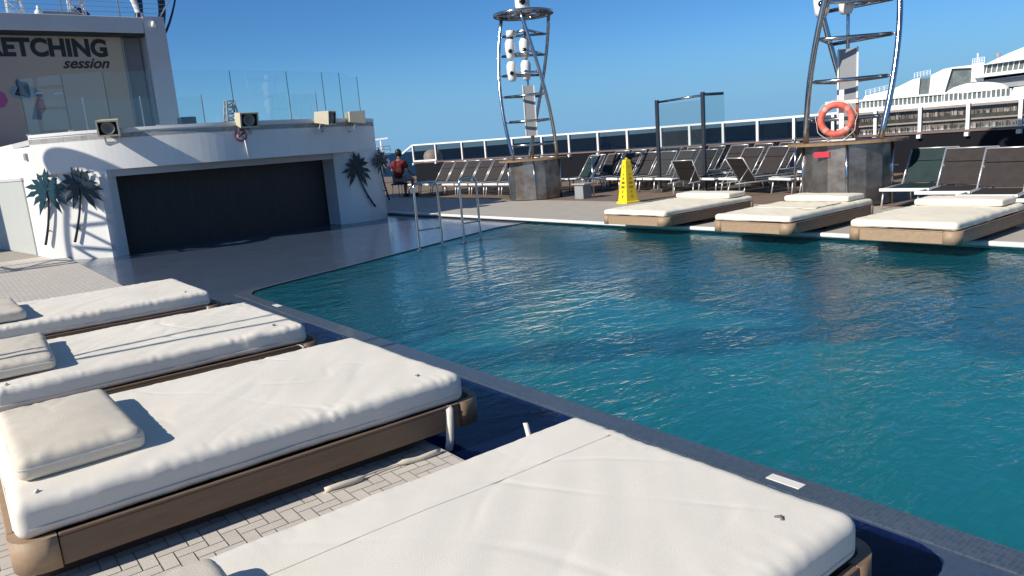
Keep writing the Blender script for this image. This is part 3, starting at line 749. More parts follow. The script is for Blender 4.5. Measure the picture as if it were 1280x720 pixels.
# horn loudspeakers on the coping
def horn(x, y, z, rz, tilt, label):
    root = empty('horn_loudspeaker', (x, y, z), rz); root.scale = (1.10,) * 3; root.rotation_euler = (R(tilt), 0, rz); tag(root, label, 'loudspeaker', 'horn loudspeakers on the stage roof edge')
    # faces local -y; mouth .36 x .28
    b = MB(); w1, h1, w0, h0 = .18, .14, .14, .11
    F_ = [(-w1, -.17, -h1), (w1, -.17, -h1), (w1, -.17, h1), (-w1, -.17, h1)]; K = [(-w0, .17, -h0), (w0, .17, -h0), (w0, .17, h0), (-w0, .17, h0)]
    G = [(x_ * .84, -.17, z_ * .80) for x_, _, z_ in F_]
    V = [[b.bm.verts.new(p) for p in q] for q in (G, F_, K)]
    for A, B_ in ((V[0], V[1]), (V[1], V[2])):
        for i in range(4): b.bm.faces.new((A[i], A[(i + 1) % 4], B_[(i + 1) % 4], B_[i]))
    b.bm.faces.new(V[2]); b.build('cabinet', M['beige'], root)
    b = MB(); A = [b.bm.verts.new(p) for p in G]; B_ = [b.bm.verts.new((x_ * .8, -.06, z_ * .8)) for x_, _, z_ in G]
    for i in range(4): b.bm.faces.new((A[i], A[(i + 1) % 4], B_[(i + 1) % 4], B_[i]))
    b.bm.faces.new(B_); b.build('horn', M['horn'], root)
    b = MB(); b.lathe([(.0, .06), (.03, .07), (.05, .09), (.105, .155), (.112, .155), (.09, .05), (.0, .04)], seg=20, mtx=Matrix.Rotation(R(90), 4, 'X'))
    b.build('cone', M['horn_cone'], root)
    b = MB(); b.bar((-.12, .04, -.13), (-.12, .10, -.30), .03, .012); b.bar((.12, .04, -.13), (.12, .10, -.30), .03, .012); b.bar((-.14, .10, -.305), (.14, .10, -.305), .06, .015); b.build('bracket', M['alu'], root)
horn(-16.42, 2.92, 2.52, R(70), 12, 'beige horn loudspeaker above the palms at the bright end of the roof edge')
horn(-15.86, 5.40, 2.52, R(95), 10, 'beige horn loudspeaker above the round prohibition sign')
horn(-16.20, 7.32, 2.50, R(130), 6, 'beige horn loudspeaker turned toward the far deck, near the glass end')
horn(-16.62, 8.28, 2.50, R(175), 4, 'beige horn loudspeaker at the far corner of the roof edge, seen from its side')
# prohibition sign
sg = empty('prohibition_sign', (-16.005, 5.30, 2.20)); tag(sg, 'small round red no diving sign on the white fascia', 'sign')
b = MB(); b.lathe([(0.001, .0), (.125, .0), (.125, .006), (.001, .006)], seg=28, mtx=Matrix.Rotation(R(90), 4, 'Y')); b.build('disc', M['white_gloss'], sg)
b = MB(); b.lathe([(.095, .009), (.13, .009), (.13, .002), (.095, .002), (.095, .009)], seg=32, mtx=Matrix.Rotation(R(90), 4, 'Y'))
b.bar((.010, -.08, .08), (.010, .08, -.08), .012, .028, up=(1, 0, 0)); b.build('ring', M['red_sign'], sg)
b = MB(); b.tube([(.008, -.06, -.03), (.008, -.01, -.01), (.008, .04, .03)], .014, 6); b.lathe([(.001, .012), (.022, .012), (.022, .002)], seg=12, c=(0, .055, .04), mtx=Matrix.Rotation(R(90), 4, 'Y')); b.build('pictogram', M['black'], sg)

# ------------------------------------------------------------------ screen building behind the stage
bl = empty('screen_building', (-22, 0, 2.4)); tag(bl, 'grey upper deck house framing a large video screen', 'building')
b = MB(); b.box((-.30, -9, 2.77), (.25, 5.098, 3.17), bevel=.02); b.build('top_beam', M['grey_white'], bl)
b = MB(); b.prism([(-.6, 5.10), (.262, 5.10), (.262, 5.62), (-.6, 5.62)], 0, 3.19); b.build('side_pillar', M['grey_white'], bl)
b = MB(); b.box((-.70, -9, 0), (-.55, 5.12, 2.80)); b.build('back_wall', M['grey'], bl)
b = MB(); b.box((-.54, 4.60, .02), (-.42, 5.08, 2.74), bevel=.01); b.build('grey_recess', M['grey'], bl)
b = MB(); b.box((-4, -9, 3.0), (-.31, 5.6, 3.12)); b.build('roof', M['grey_white'], bl)
b = MB(); b.box((-.06, -9, 2.70), (.22, 5.08, 2.767)); b.build('shadow_strip', M['black'], bl)  # solid black strip in place of the shade under the beam
b = MB(); b.lathe([(.0, .10), (.045, .08), (.06, .0), (.06, -.06), (.0, -.07)], seg=16, c=(.30, 5.33, 2.98)); b.build('dome_camera', M['white_gloss'], bl)
# video screen
def screen_mat():
    m = mat('video_screen', (.30, .26, .24), .45, spec=.3)
    nt = m.node_tree; b = nt.nodes['Principled BSDF']
    tc = nt.nodes.new('ShaderNodeTexCoord'); mp = nt.nodes.new('ShaderNodeMapping'); mp.inputs['Rotation'].default_value = (0, R(90), 0)
    sep = nt.nodes.new('ShaderNodeSeparateXYZ'); nt.links.new(tc.outputs['Object'], sep.inputs[0])
    n = nt.nodes.new('ShaderNodeTexNoise'); n.inputs['Scale'].default_value = .7; nt.links.new(tc.outputs['Object'], n.inputs['Vector'])
    ad = nt.nodes.new('ShaderNodeMath'); ad.operation = 'MULTIPLY_ADD'; ad.inputs[1].default_value = 1.2
    nt.links.new(n.outputs['Fac'], ad.inputs[0]); nt.links.new(sep.outputs['Y'], ad.inputs[2])
    mr = nt.nodes.new('ShaderNodeMapRange'); mr.inputs['From Min'].default_value = .6; mr.inputs['From Max'].default_value = 5.2
    nt.links.new(ad.outputs[0], mr.inputs['Value'])
    cr = nt.nodes.new('ShaderNodeValToRGB'); e = cr.color_ramp.elements
    e[0].position = 0; e[0].color = (.26, .36, .54, 1); e[1].position = 1; e[1].color = (.36, .31, .24, 1)
    k = e.new(.30); k.color = (.31, .25, .26, 1); k = e.new(.55); k.color = (.32, .28, .245, 1)
    nt.links.new(mr.outputs['Result'], cr.inputs['Fac']); nt.links.new(cr.outputs['Color'], b.inputs['Base Color'])
    nt.links.new(cr.outputs['Color'], b.inputs['Emission Color']); b.inputs['Emission Strength'].default_value = .06
    return m
M['screen'] = screen_mat()
scr = empty('video_screen', (-22.1, 0, 2.4)); tag(scr, 'large video screen reading stretching session above the stage roof', 'screen')
b = MB(); b.box((-.30, -6, .1), (.0, 4.56, 2.70)); b.build('display', M['screen'], scr)
b = MB(); b.box((-.05, 4.565, .05), (.03, 4.60, 2.72)); b.build('bezel', M['grey'], scr)
def letter(body, size, y, z, y_end, name, shear=0, offset=0, squeeze=1.0):
    me = text_mesh(body, size, shear, offset); me.materials.append(M['black'])
    o = bpy.data.objects.new(name, me); COL.objects.link(o); o.parent = scr
    w_ = max(v.co.x for v in me.vertices) - min(v.co.x for v in me.vertices)
    # text x -> +Y, text y -> +Z, facing +X
    for v in me.vertices: v.co.x -= min(0, 0)
    xm = max(v.co.x for v in me.vertices)
    for v in me.vertices: v.co = Vector((v.co.z + .006, (v.co.x - xm) * squeeze + y_end, v.co.y + z))
    return o
letter('STRETCHING', .575, 0, 2.23, 4.20, 'headline_lettering', offset=.026, squeeze=.93)
letter('session', .36, 0, 1.93, 4.20, 'script_lettering', shear=.42, offset=.008)
# the picture on the screen: a stretching figure on a teal patch, a figure in red, a magenta patch
def flatpoly(pts, m, name, x=.008):
    b = MB(); b.prism([(p[0], p[1]) for p in pts], 0, .004, Matrix(((0, 0, 1, x), (1, 0, 0, 0), (0, 1, 0, 0), (0, 0, 0, 1))))
    bmesh.ops.triangulate(b.bm, faces=[f for f in b.bm.faces if len(f.verts) > 4]); return b.build(name, m, scr)
def blob(cy, cz, ry, rz, n=18, sd=1): 
    return [(cy + ry * math.cos(2 * math.pi * k / n) * (1 + .12 * math.sin(3 * k + sd)), cz + rz * math.sin(2 * math.pi * k / n)) for k in range(n)]
M['pic_teal'] = mat('picture_teal', (.12, .30, .34), .5, var=.4, vscale=4, color2=(.26, .27, .30)); M['pic_red'] = mat('picture_red', (.30, .05, .06), .5); M['pic_dark'] = mat('picture_dark', (.06, .06, .10), .5); M['pic_mag'] = mat('picture_magenta', (.42, .08, .25), .5); M['pic_pale'] = mat('picture_pale', (.5, .5, .5), .5)
flatpoly(blob(2.18, 1.36, .30, .17), M['pic_teal'], 'picture_mat', .006)
flatpoly([(1.98, 1.30), (2.10, 1.42), (2.04, 1.60), (2.10, 1.68), (2.16, 1.60), (2.30, 1.58), (2.30, 1.54), (2.18, 1.50), (2.22, 1.38), (2.32, 1.30), (2.28, 1.22), (2.10, 1.32)], M['pic_dark'], 'picture_figure', .012)
flatpoly([(2.36, .80), (2.34, 1.0), (2.46, 1.22), (2.56, 1.18), (2.58, .95), (2.52, .84)], M['pic_red'], 'picture_shirt', .010)
flatpoly([(2.24, .70), (2.33, .98), (2.50, .86), (2.44, .68)], M['pic_dark'], 'picture_trousers', .012)
flatpoly(blob(2.50, 1.27, .06, .05), M['pic_dark'], 'picture_head', .014)
flatpoly([(2.40, 1.30), (2.60, 1.32), (2.58, 1.35), (2.44, 1.35)], M['pic_pale'], 'picture_cap', .018)
flatpoly([(2.78, 1.28), (3.04, 1.30), (2.98, 1.35), (2.86, 1.35)], M['pic_pale'], 'picture_light', .010)
flatpoly(blob(1.66, 1.20, .14, .20), M['pic_mag'], 'picture_blossom', .008)

# roof clutter over the screen building: wire rail, navy slide loops, lattice masts
rail = empty('wire_railing', (-22, 0, 5.58)); tag(rail, 'thin wire railing on the roof over the video screen', 'railing')
for y in (-2, -.2, 1.5, 3.3, 4.6, 5.55):
    yo = .5 if y > 5 else 0
    MB().tube([(.1, y, 0), (.1, y + yo, .75)], .018, 6).build('post', M['grey_white'], rail)
for k in range(6):
    z = .12 * (k + 1); MB().tube([(.1, -6, z), (.1, 5.55 + .5 * z / .75, z)], .006 if k < 5 else .016, 5).build('wire', M['grey_white'], rail)
sl = empty('water_slide', (-25.5, 0, 5.4)); tag(sl, 'navy and white curved slide tubes on the roof behind the wire railing', 'slide')
b = MB()
b.tube([(0, 3.0 + 1.6 * math.cos(R(a)), 1.95 + 1.9 * math.sin(R(a))) for a in range(185, 330, 8)], .22, 12); b.build('slide_tube', M['navy'], sl)
for y0, y1, m in ((5.6, 5.75, 'navy'), (5.95, 6.2, 'white'), (6.25, 6.5, 'navy')):
    MB().tube([(.2, y0 - .35 * t * t, .1 + 1.7 * t) if m == 'white' else (.2, y0 + .3 * math.sin(t * 2.2), .1 + 1.7 * t) for t in [k / 8 for k in range(9)]], .11, 8).build('slide_support', M[m], sl)
MB().tube([(.3, 6.1 + .9 * t, .0 + 1.3 * t * t + .25 * t) for t in [k / 8 for k in range(9)]], [.05 - .003 * k for k in range(9)], 10).build('slide_lip', M['navy'], sl)
MB().tube([(0, 2.1 + .15 * math.sin(k), .1 + .25 * k) for k in range(8)], .18, 10).build('slide_tube', M['navy'], sl)
def lattice(x, y, z, wd, h, tp, label, m='white', n=5):
    root = empty('lattice_mast', (x, y, z)); tag(root, label, 'mast')
    L = [(-wd, -wd), (wd, -wd), (wd, wd), (-wd, wd)]
    for (a, c) in L: MB().tube([(a, c, 0), (a * tp, c * tp, h)], .022, 6).build('leg', M[m], root)
    b = MB()
    for k in range(n):
        s0, s1 = 1 + (tp - 1) * k / n, 1 + (tp - 1) * (k + 1) / n
        for i in range(4):
            p, q = L[i], L[(i + 1) % 4]
            b.tube([(p[0] * s0, p[1] * s0, h * k / n), (q[0] * s1, q[1] * s1, h * (k + 1) / n)], .012, 5)
            b.tube([(p[0] * s1, p[1] * s1, h * (k + 1) / n), (q[0] * s1, q[1] * s1, h * (k + 1) / n)], .010, 5)
    b.build('bracing', M[m], root)
lattice(-23.2, 2.45, 5.52, .17, 1.6, .75, 'white lattice mast at the left end of the roof over the screen')
lattice(-23.2, 3.85, 5.52, .17, 1.6, .9, 'white lattice mast on the roof beside the low grey box')
lattice(-20.0, 6.45, 2.42, .19, .82, .5, 'small dark lattice mast behind the glass, over the loudspeaker', m='grey')
o = MB().box((-.25, -.45, 0), (.25, .45, .30), bevel=.02).build('roof_box', M['grey'], loc=(-23, 3.35, 5.53)); tag(o, 'low grey box on the roof above the screen lettering', 'box')
b = MB(); b.lathe([(0, .34), (.03, .34), (.04, .26), (.09, .20), (.10, .02), (.07, 0), (0, 0)], seg=16); tag(b.build('white_lamp', M['white_gloss'], loc=(-22.4, 2.86, 5.53)), 'small white lantern on the roof beam over the screen', 'lamp')
o = MB().box((-.2, -.18, 0), (.2, .18, .27), bevel=.015).build('deck_locker', M['navy'], loc=(-20, 5.33, 2.6)); tag(o, 'small dark blue locker behind the stage roof edge', 'locker')
lk = MB().box((-.25, -.22, 0), (.25, .22, .18), bevel=.01).build('locker_plinth', M['grey_white'], o, loc=(0, 0, -.185))

# ------------------------------------------------------------------ light towers
def tower(cx, cy, base_z, rot, face, label, sc_=1.0, twist=75, extras=True, pdz=0.0):
    root = empty('light_tower', (cx, cy, base_z)); root.scale = (sc_,) * 3; tag(root, label, 'light tower', 'steel light towers beside the pool')
    rb, rt, hb, ht = .80, .82, 1.10, 4.86
    # drum: riveted steel sheets round a core, open at the back
    b = MB(); b.lathe([(.74, .02), (.74, hb - .05)], seg=12, smooth=False, a0=R(face - 230), a1=R(face + 50)); b.build('drum', M['steel_rough'], root)
    b = MB(); b.box((-.45, -.45, .0), (.45, .45, hb - .06), Matrix.Rotation(R(face), 4, 'Z')); b.build('core', M['dark_wood'], root)
    for k in range(5):
        a = R(face - 230 + 70 * k); p = (.75 * math.cos(a), .75 * math.sin(a))
        MB().tube([(*p, .0), (*p, hb - .05)], .022, 8).build('drum_rib', M['steel'], root)
    b = MB(); b.prism(rrect(-.96, -.80, .96, .80, .75, 8), hb - .05, hb - .005, Matrix.Rotation(R(face), 4, 'Z')); b.build('wood_top', M['wood_top'], root)
    def leg(i, t):
        a = R(rot + 120 * i - twist * (1 - t)); r_ = rb + (rt - rb) * t + .17 * math.sin(math.pi * t) 
        r_ = .69 + .06 * t + .055 * math.sin(math.pi * t)
        return Vector((r_ * math.cos(a), r_ * math.sin(a), hb + (ht - hb) * t))
    for i in range(3):
        MB().tube([leg(i, k / 18) for k in range(19)], .048, 12).build('leg', M['steel'], root)
    b = MB(); b.tube([(.78 * math.cos(R(10 * k)), .78 * math.sin(R(10 * k)), ht + .04) for k in range(36)], .04, 8, closed=True)
    b.tube([(.45 * math.cos(R(15 * k)), .45 * math.sin(R(15 * k)), ht + .02) for k in range(24)], .02, 6, closed=True)
    for k in range(6): b.tube([(.78 * math.cos(R(60 * k)), .78 * math.sin(R(60 * k)), ht + .03), (.0, .0, ht + .02)], .016, 6)
    b.lathe([(.80, ht + .055), (.80, ht + .075), (.40, ht + .075), (.40, ht + .055), (.80, ht + .055)], seg=40, smooth=False)
    b.build('top_ring', M['steel'], root)
    for z in (.10, .27, .45, .60, .74, .88):
        P = [leg(i, z) * 1 for i in range(3)]; b = MB(); c = sum(P, Vector()) / 3
        for i in range(3):
            p, q = c + (P[i] - c) * .86, c + (P[(i + 1) % 3] - c) * .86
            b.tube([p, q], .034, 8); b.tube([p, P[i]], .018, 6)
            b.lathe([(0, .03), (.03, .02), (.03, -.02), (0, -.03)], seg=10, c=p)
        b.build('rung', M['steel'], root)
    MB().tube([(0, 0, hb), (0, 0, ht)], .03, 8).build('centre_pole', M['steel'], root)
    # cable panel
    pr = Matrix.Rotation(R(-37 + 90), 4, 'Z')
    pm = Matrix.Rotation(R(face), 4, 'Z')
    b = MB(); b.box((-.135, -.10, hb + .62 + pdz), (.135, -.07, hb + 1.95 + pdz), pm); b.build('panel', M['grey'], root)
    for s in (-1, 1):
        b = MB(); b.box((s * .15 - .014, -.115, hb + .6 + pdz), (s * .15 + .014, -.055, hb + 1.97 + pdz), pm); b.build('panel_trim', M['white_gloss'], root)
    if not extras: return root
    # white spotlights in two pairs, dome camera
    for zz in (2.35, 2.92):
        for s in (-1, 1):
            b = MB(); pp = pm @ Vector((s * .19 - .22, -.16, hb + zz))
            b.lathe([(0, .26), (.09, .25), (.135, .16), (.135, -.02), (.11, -.20), (.08, -.26), (0, -.26)], seg=14, c=pp)
            o = b.build('spotlight', M['white_gloss'], root)
            b = MB(); b.lathe([(0, .012), (.05, .01), (.055, 0)], seg=12, c=pm @ Vector((s * .19 - .22, -.30, hb + zz - .06)), mtx=pm @ Matrix.Rotation(R(90), 4, 'X')); b.build('lens', M['lens'], o)
            MB().tube([pp + Vector((0, 0, .25)), pp + Vector((0, 0, .34))], .018, 6).build('yoke', M['steel'], o)
    b = MB(); pp = pm @ Vector((-.38, -.10, ht - .52)); b.lathe([(0, .17), (.11, .16), (.12, .0), (0, .0)], seg=16, c=pp); o = b.build('dome_housing', M['white_gloss'], root)
    b = MB(); b.lathe([(.085, 0), (.07, -.06), (.03, -.09), (0, -.095)], seg=14, c=pp); b.build('dome_lens', M['lens'], o)
    b = MB(); b.tube([pp + Vector((.0, 0, .12)), pm @ Vector((0, -.02, ht - .38))], .03, 6); b.build('dome_arm', M['grey'], root)
    b = MB(); b.box((-.22, -.22, ht + .06), (.22, .22, ht + .14), pm, bevel=.02); b.lathe([(.16, ht + .14), (.20, ht + .24), (.20, ht + .42), (.13, ht + .55), (0, ht + .58)], seg=20); o = b.build('beacon_head', M['white_gloss'], root)
    b = MB(); b.lathe([(0, .02), (.08, .015), (.085, 0)], seg=14, c=pm @ Vector((0, -.20, ht + .34)), mtx=pm @ Matrix.Rotation(R(90), 4, 'X')); b.build('lens', M['lens'], o)
    return root
TL = tower(-15.95, 13.2, ZF, -45, 50, 'tall twisted steel light tower with white spotlights, standing left of the yellow cone', twist=-75)
TRr = tower(-7.0, 13.2, ZF, 61, 28, 'steel light tower carrying an orange lifebuoy, cut off by the top of the picture', sc_=1.04, pdz=-.42)
tower(-16.98, -2.72, 0, 215, 100, 'steel light tower on the near deck outside the picture, shading the palm wall', extras=False)
bpz = empty('added_pole', (-6.2, -3.2, 0)); tag(bpz, 'pair of slender bent steel poles added out of view on the near deck, casting shadow lines on a daybed', 'pole')  # unseen poles, added to throw two shadow lines across a daybed
MB().tube([(.22 - .05 * t, .0, 5.0 * t) for t in [k / 12 for k in range(13)]], .024, 8).build('pole', M['steel'], bpz)
MB().tube([(.16 - .62 * max(0, (t - .40)) ** 1.1 * 1.5, .0, 5.2 * t) for t in [k / 16 for k in range(17)]], .020, 8).build('pole', M['steel'], bpz)
MB().box((-.10, -.15, 0), (.35, .15, .03), bevel=.005).build('base_plate', M['steel'], bpz)
# lifebuoy on its bracket at the right tower
lb = empty('lifebuoy', (-6.76, 12.38, 1.57), R(26)); lb.scale = (.75,) * 3; tag(lb, 'orange red lifebuoy hung on the right light tower', 'lifebuoy')
ringpts = [(.325 * math.cos(R(10 * k)), 0, .325 * math.sin(R(10 * k))) for k in range(36)]
MB().tube(ringpts, .075, 14, closed=True).build('ring', M['ring_red'], lb)
for a in (45, 135, 225, 315):
    MB().tube([(.325 * math.cos(R(a + d)), 0, .325 * math.sin(R(a + d))) for d in (-7, -3, 0, 3, 7)], .0775, 14, caps=False).build('reflective_band', M['reflect'], lb)
MB().tube([(.43 * math.cos(R(10 * k)) * (1 + .04 * math.sin(k * 1.57)), -.02, .43 * math.sin(R(10 * k)) - (.05 if 20 < k < 34 else 0)) for k in range(36)], .008, 6, closed=True).build('grab_line', M['rope'], lb)
br = empty('lifebuoy_bracket', (-6.74, 12.52, 1.20), R(26)); tag(br, 'white upright lifebuoy bracket on the wooden top of the right tower', 'bracket')
b = MB(); b.box((-.04, -.02, 0), (.04, .02, .86), bevel=.005); b.build('upright', M['white_gloss'], br)
b = MB(); b.box((-.26, -.015, .62), (.26, .015, .68)); b.build('hook_bar', M['white_gloss'], br)
b = MB(); b.box((-.22, -.10, .002), (.22, .10, .03)); b.build('foot_bar', M['white_gloss'], br)
b = MB(); b.box((.22, .02, .10), (.27, .07, .70), bevel=.01); b.build('marker_post', M['orange_post'], br)
o = MB().box((-.13, -.004, -.05), (.13, .004, .05), bevel=.002).build('red_sign_plate', M['red_sign'], loc=(-7.02, 12.38, .98)); o.rotation_euler = (0, 0, R(20)); tag(o, 'small red plate on the drum below the lifebuoy', 'sign')

# ------------------------------------------------------------------ wet floor cone
cn = empty('caution_cone', (-11.9, 12.6, ZF), R(-8)); tag(cn, 'tall yellow four sided wet floor cone on the far deck', 'caution cone')
b = MB(); A, B_ = .20, .075
def ring4(h, z): return [(-h, -h, z), (h, -h, z), (h, h, z), (-h, h, z)]
L = [[b.bm.verts.new(p) for p in ring4(h, z)] for h, z in ((.19, 0), (.19, .03), (.16, .05), (.068, .96), (.055, .99))]
for P, Q in zip(L, L[1:]):
    for i in range(4): b.bm.faces.new((P[i], P[(i + 1) % 4], Q[(i + 1) % 4], Q[i]))
b.bm.faces.new(L[-1]); b.build('body', M['yellow'], cn)
def on_face(rz, x, z, s=0):   # a point on the sloped front face
    hh = .16 + (.068 - .16) * (z - .05) / .91
    return Matrix.Rotation(R(rz), 4, 'Z') @ Vector((x, -hh - .003, z))
for rz, m in ((0, 'black'), (90, 'rust_edge')):
    b = MB()
    for z, w1, h1 in ((.84, .03, .04), (.66, .045, .03), (.57, .06, .05), (.47, .07, .05), (.37, .075, .05), (.27, .045, .05), (.16, .05, .06)):
        if w1 > .06:
            for dx in (-.6, -.2, .2, .6):
                c = on_face(rz, dx * w1, z); q = [on_face(rz, dx * w1 + sx * w1 * .14, z + sz * h1 * .5) for sx, sz in ((-1, -1), (1, -1), (1, 1), (-1, 1))]
                b.quad(q)
        else:
            q = [on_face(rz, sx * w1 * .5, z + sz * h1 * .5) for sx, sz in ((-1, -1), (.3, -1), (1, .3), (-.2, 1))]; b.quad(q)
    b.build('warning_marks', M[m], cn)
b = MB(); b.tube([(-.03, 0, .985), (-.03, 0, 1.02), (.03, 0, 1.02), (.03, 0, .985)], .012, 6); b.build('handle', M['yellow'], cn)

# ------------------------------------------------------------------ glass shower screen
gs = empty('shower_screen', (-13.05, 15.05, ZF)); tag(gs, 'tall glass screen in dark posts on the far deck', 'glass screen')
HP = 2.36
for (x, y, h) in ((0, 0, HP), (1.45, .0, HP + .06)):
    MB().box((x - .04, y - .04, 0), (x + .04, y + .04, h), bevel=.008).build('post', M['post_dark'], gs)
MB().tube([(.04, 0, HP - .06), (1.41, 0, HP - .02)], .028, 8).build('top_rail', M['steel'], gs)
MB().tube([(1.45, .04, HP), (1.58, .62, HP)], .035, 8).build('top_rail', M['post_dark'], gs)
MB().box((.06, -.006, .12), (1.39, .006, HP - .12)).build('glass_pane', M['glass_smoky'], gs)
MB().bar((1.47, .06, 1.25), (1.60, .64, 1.25), .012, 2.26).build('glass_pane', M['glass_smoky'], gs)
MB().box((-.20, -.15, 0), (.20, .15, .09), bevel=.01).build('foot_plate', M['steel_rough'], gs)

# ------------------------------------------------------------------ rail with glass windscreen along the deck edge
X18 = [-30.51, -28.54, -26.44, -24.75, -22.95, -21.18, -19.69, -18.24, -16.89, -15.48, -14.37, -13.18, -12.06, -10.97, -9.9, -8.84, -7.82, -6.82, -5.83, -4.9, -3.9, -2.9]
def kf(x): return 1.12 if x > -14 else 1.12 + (x + 14) / 16.5 * .14
def zf_(x): return 1.72 + max(0, (-12 - x)) * .0075
RP = [Vector((x * kf(x), 18 * kf(x), zf_(x))) for x in X18]
gr = empty('glass_railing', (-14, 20, 0)); tag(gr, 'white railing with tinted glass panes along the outer deck edge', 'railing')
OFF = Vector((14, -20, 0))
for i, p in enumerate(RP):
    zb = 1.07 if i > 1 else 1.12
    b = MB(); b.box((p.x + 14 - .042, p.y - 20 - .042, zb), (p.x + 14 + .042, p.y - 20 + .042, p.z - .03)); b.build('post', M['white_gloss'], gr)
    b = MB(); b.box((p.x + 14 - .05, p.y - 20 - .10, zb - .16), (p.x + 14 + .05, p.y - 20 + .05, zb - .06), bevel=.01); b.build('post_foot', M['white_gloss'], gr)
for i in range(len(RP) - 1):
    p, q = RP[i] + OFF, RP[i + 1] + OFF
    MB().bar(p, q, .075, .06).build('top_rail', M['white_gloss'], gr)
    d = (q - p).normalized(); a, c = p + d * .045, q - d * .045; mz = (p.z + 1.10) / 2
    MB().bar((a.x, a.y, mz - .01), (c.x, c.y, mz - .01), .012, p.z - 1.10 - .06).build('glass_pane', M['glass_tint'], gr)
# end piece bending down at the stage side
p = RP[0] + OFF; MB().bar(p, p + Vector((-.9, -.1, -.36)), .075, .07).build('end_brace', M['white_gloss'], gr)
MB().bar((p.x, p.y - .03, 1.13), (RP[1].x + 14, RP[1].y - 20.03, 1.13), .06, .07).build('sill_bar', M['white_gloss'], gr)
bw = empty('bulwark', (-14, 20, 0)); tag(bw, 'dark blue bulwark wall below the glass railing', 'wall')
for i in range(len(RP) - 1):
    p, q = RP[i] + OFF, RP[i + 1] + OFF
    MB().bar((p.x, p.y + .05, .53), (q.x, q.y + .05, .53), .06, .98).build('plating', M['bulwark'], bw)
    MB().bar((p.x, p.y + .05, 1.05), (q.x, q.y + .05, 1.05), .14, .05).build('cap_rail', M['cap_brown'], bw)
# white drum behind the rail
b = MB(); b.lathe([(0, .86), (.22, .84), (.38, .74), (.46, .58), (.46, -1), (0, -1)], seg=28); o = b.build('white_drum', M['grey_white'], loc=(-31.4, 19.6, .75)); tag(o, 'pale round topped drum behind the left end of the glass railing', 'drum')
b = MB(); b.lathe([(.465, .15), (.475, .16), (.475, .20), (.465, .21)], seg=28); b.build('band', M['grey'], o)

# ------------------------------------------------------------------ sun loungers
ORD = ['first', 'second', 'third', 'fourth', 'fifth', 'sixth', 'seventh', 'eighth', 'ninth', 'tenth', 'eleventh', 'twelfth', 'thirteenth']
def make_lounger(m, alu='alu', back=54, wd=.70):
    root = empty('sun_lounger'); h = wd / 2
    MB().bar((-h, 0, .37), (h, 0, .37), .03, .055).build('foot_rail', M['white_gloss'], root)
    for s in (-1, 1): MB().tube([(s * h, .02, .37), (s * h, 1.9, .37)], .018, 6).build('side_rail', M[alu], root)
    for s in (-1, 1):
        MB().tube([(s * (h - .04), .10, .36), (s * (h - .02), .04, 0)], .018, 6).build('leg', M[alu], root)
        MB().tube([(s * (h - .04), 1.55, .36), (s * (h - .02), 1.66, 0)], .018, 6).build('leg', M[alu], root)
    b = MB(); n = 8; hw = h - .03
    V = []
    for k in range(n + 1):
        y = .03 + 1.17 * k / n; z = .385 - .03 * math.sin(math.pi * k / n); V.append((b.bm.verts.new((-hw, y, z)), b.bm.verts.new((hw, y, z)), b.bm.verts.new((hw, y, z - .012)), b.bm.verts.new((-hw, y, z - .012))))
    for A, B_ in zip(V, V[1:]):
        for i in range(4): b.bm.faces.new((A[i], A[(i + 1) % 4], B_[(i + 1) % 4], B_[i]))
    b.bm.faces.new(V[0]); b.bm.faces.new(V[-1]); b.build('seat', m, root)
    cb, sb = math.cos(R(back)), math.sin(R(back)); y0, z0 = 1.20, .39
    def bk(t, off=0): return (y0 + t * cb + off * sb * -1, z0 + t * sb + off * cb)
    for (t0, t1, nm) in ((.02, .50, 'backrest'), (.51, .78, 'head_panel')):
        y_a, z_a = bk(t0); y_b, z_b = bk(t1)
        b = MB(); b.bar((0, y_a, z_a), (0, y_b, z_b), wd - .08, .016 if nm == 'backrest' else .03, up=(0, -sb, cb), bevel=.004); b.build(nm, m, root)
    for s in (-1, 1):
        y_b, z_b = bk(.80); MB().tube([(s * h, y0, z0 - .02), (s * h, y_b, z_b)], .017, 6).build('back_rail', M[alu], root)
        ym, zm = bk(.45); MB().tube([(s * (h - .02), ym, zm), (s * (h - .02), y0 + .62, .37)], .011, 5).build('prop', M[alu], root)
    y_b, z_b = bk(.80); MB().tube([(-h, y_b, z_b), (h, y_b, z_b)], .015, 6).build('head_bar', M[alu], root)
    return root
proto = make_lounger(M['mesh']); used = [0]
proto_dark = make_lounger(M['mesh_dark']); proto_teal = make_lounger(M['mesh_teal'])
state = {id(proto): 0, id(proto_dark): 0, id(proto_teal): 0}
def place(pr, x, y, rz, label, group, sc_=1.0, z=ZF):
    o = pr if state[id(pr)] == 0 else copy_tree(pr); state[id(pr)] = 1
    o.location = (x, y, z); o.rotation_euler = (0, 0, rz); o.scale = (sc_,) * 3
    tag(o, label, 'sun lounger', group); return o
# right: wide ones turned toward the pool
wide = make_lounger(M['mesh'], wd=.86); wide_teal = make_lounger(M['mesh_teal'], wd=.86); state[id(wide)] = 0; state[id(wide_teal)] = 0
for i in range(4):
    x, y = -5.62 + i * .76, 12.42 - i * .45
    place(wide_teal if i == 0 else wide, x, y, R(6), ['dark teal sun lounger right beside the tower with the lifebuoy', 'brown sun lounger with raised back, next to the dark teal one', 'brown sun lounger cut off by the right edge of the picture', 'brown sun lounger just past the right edge of the picture'][i], 'wide loungers at the right', .88)
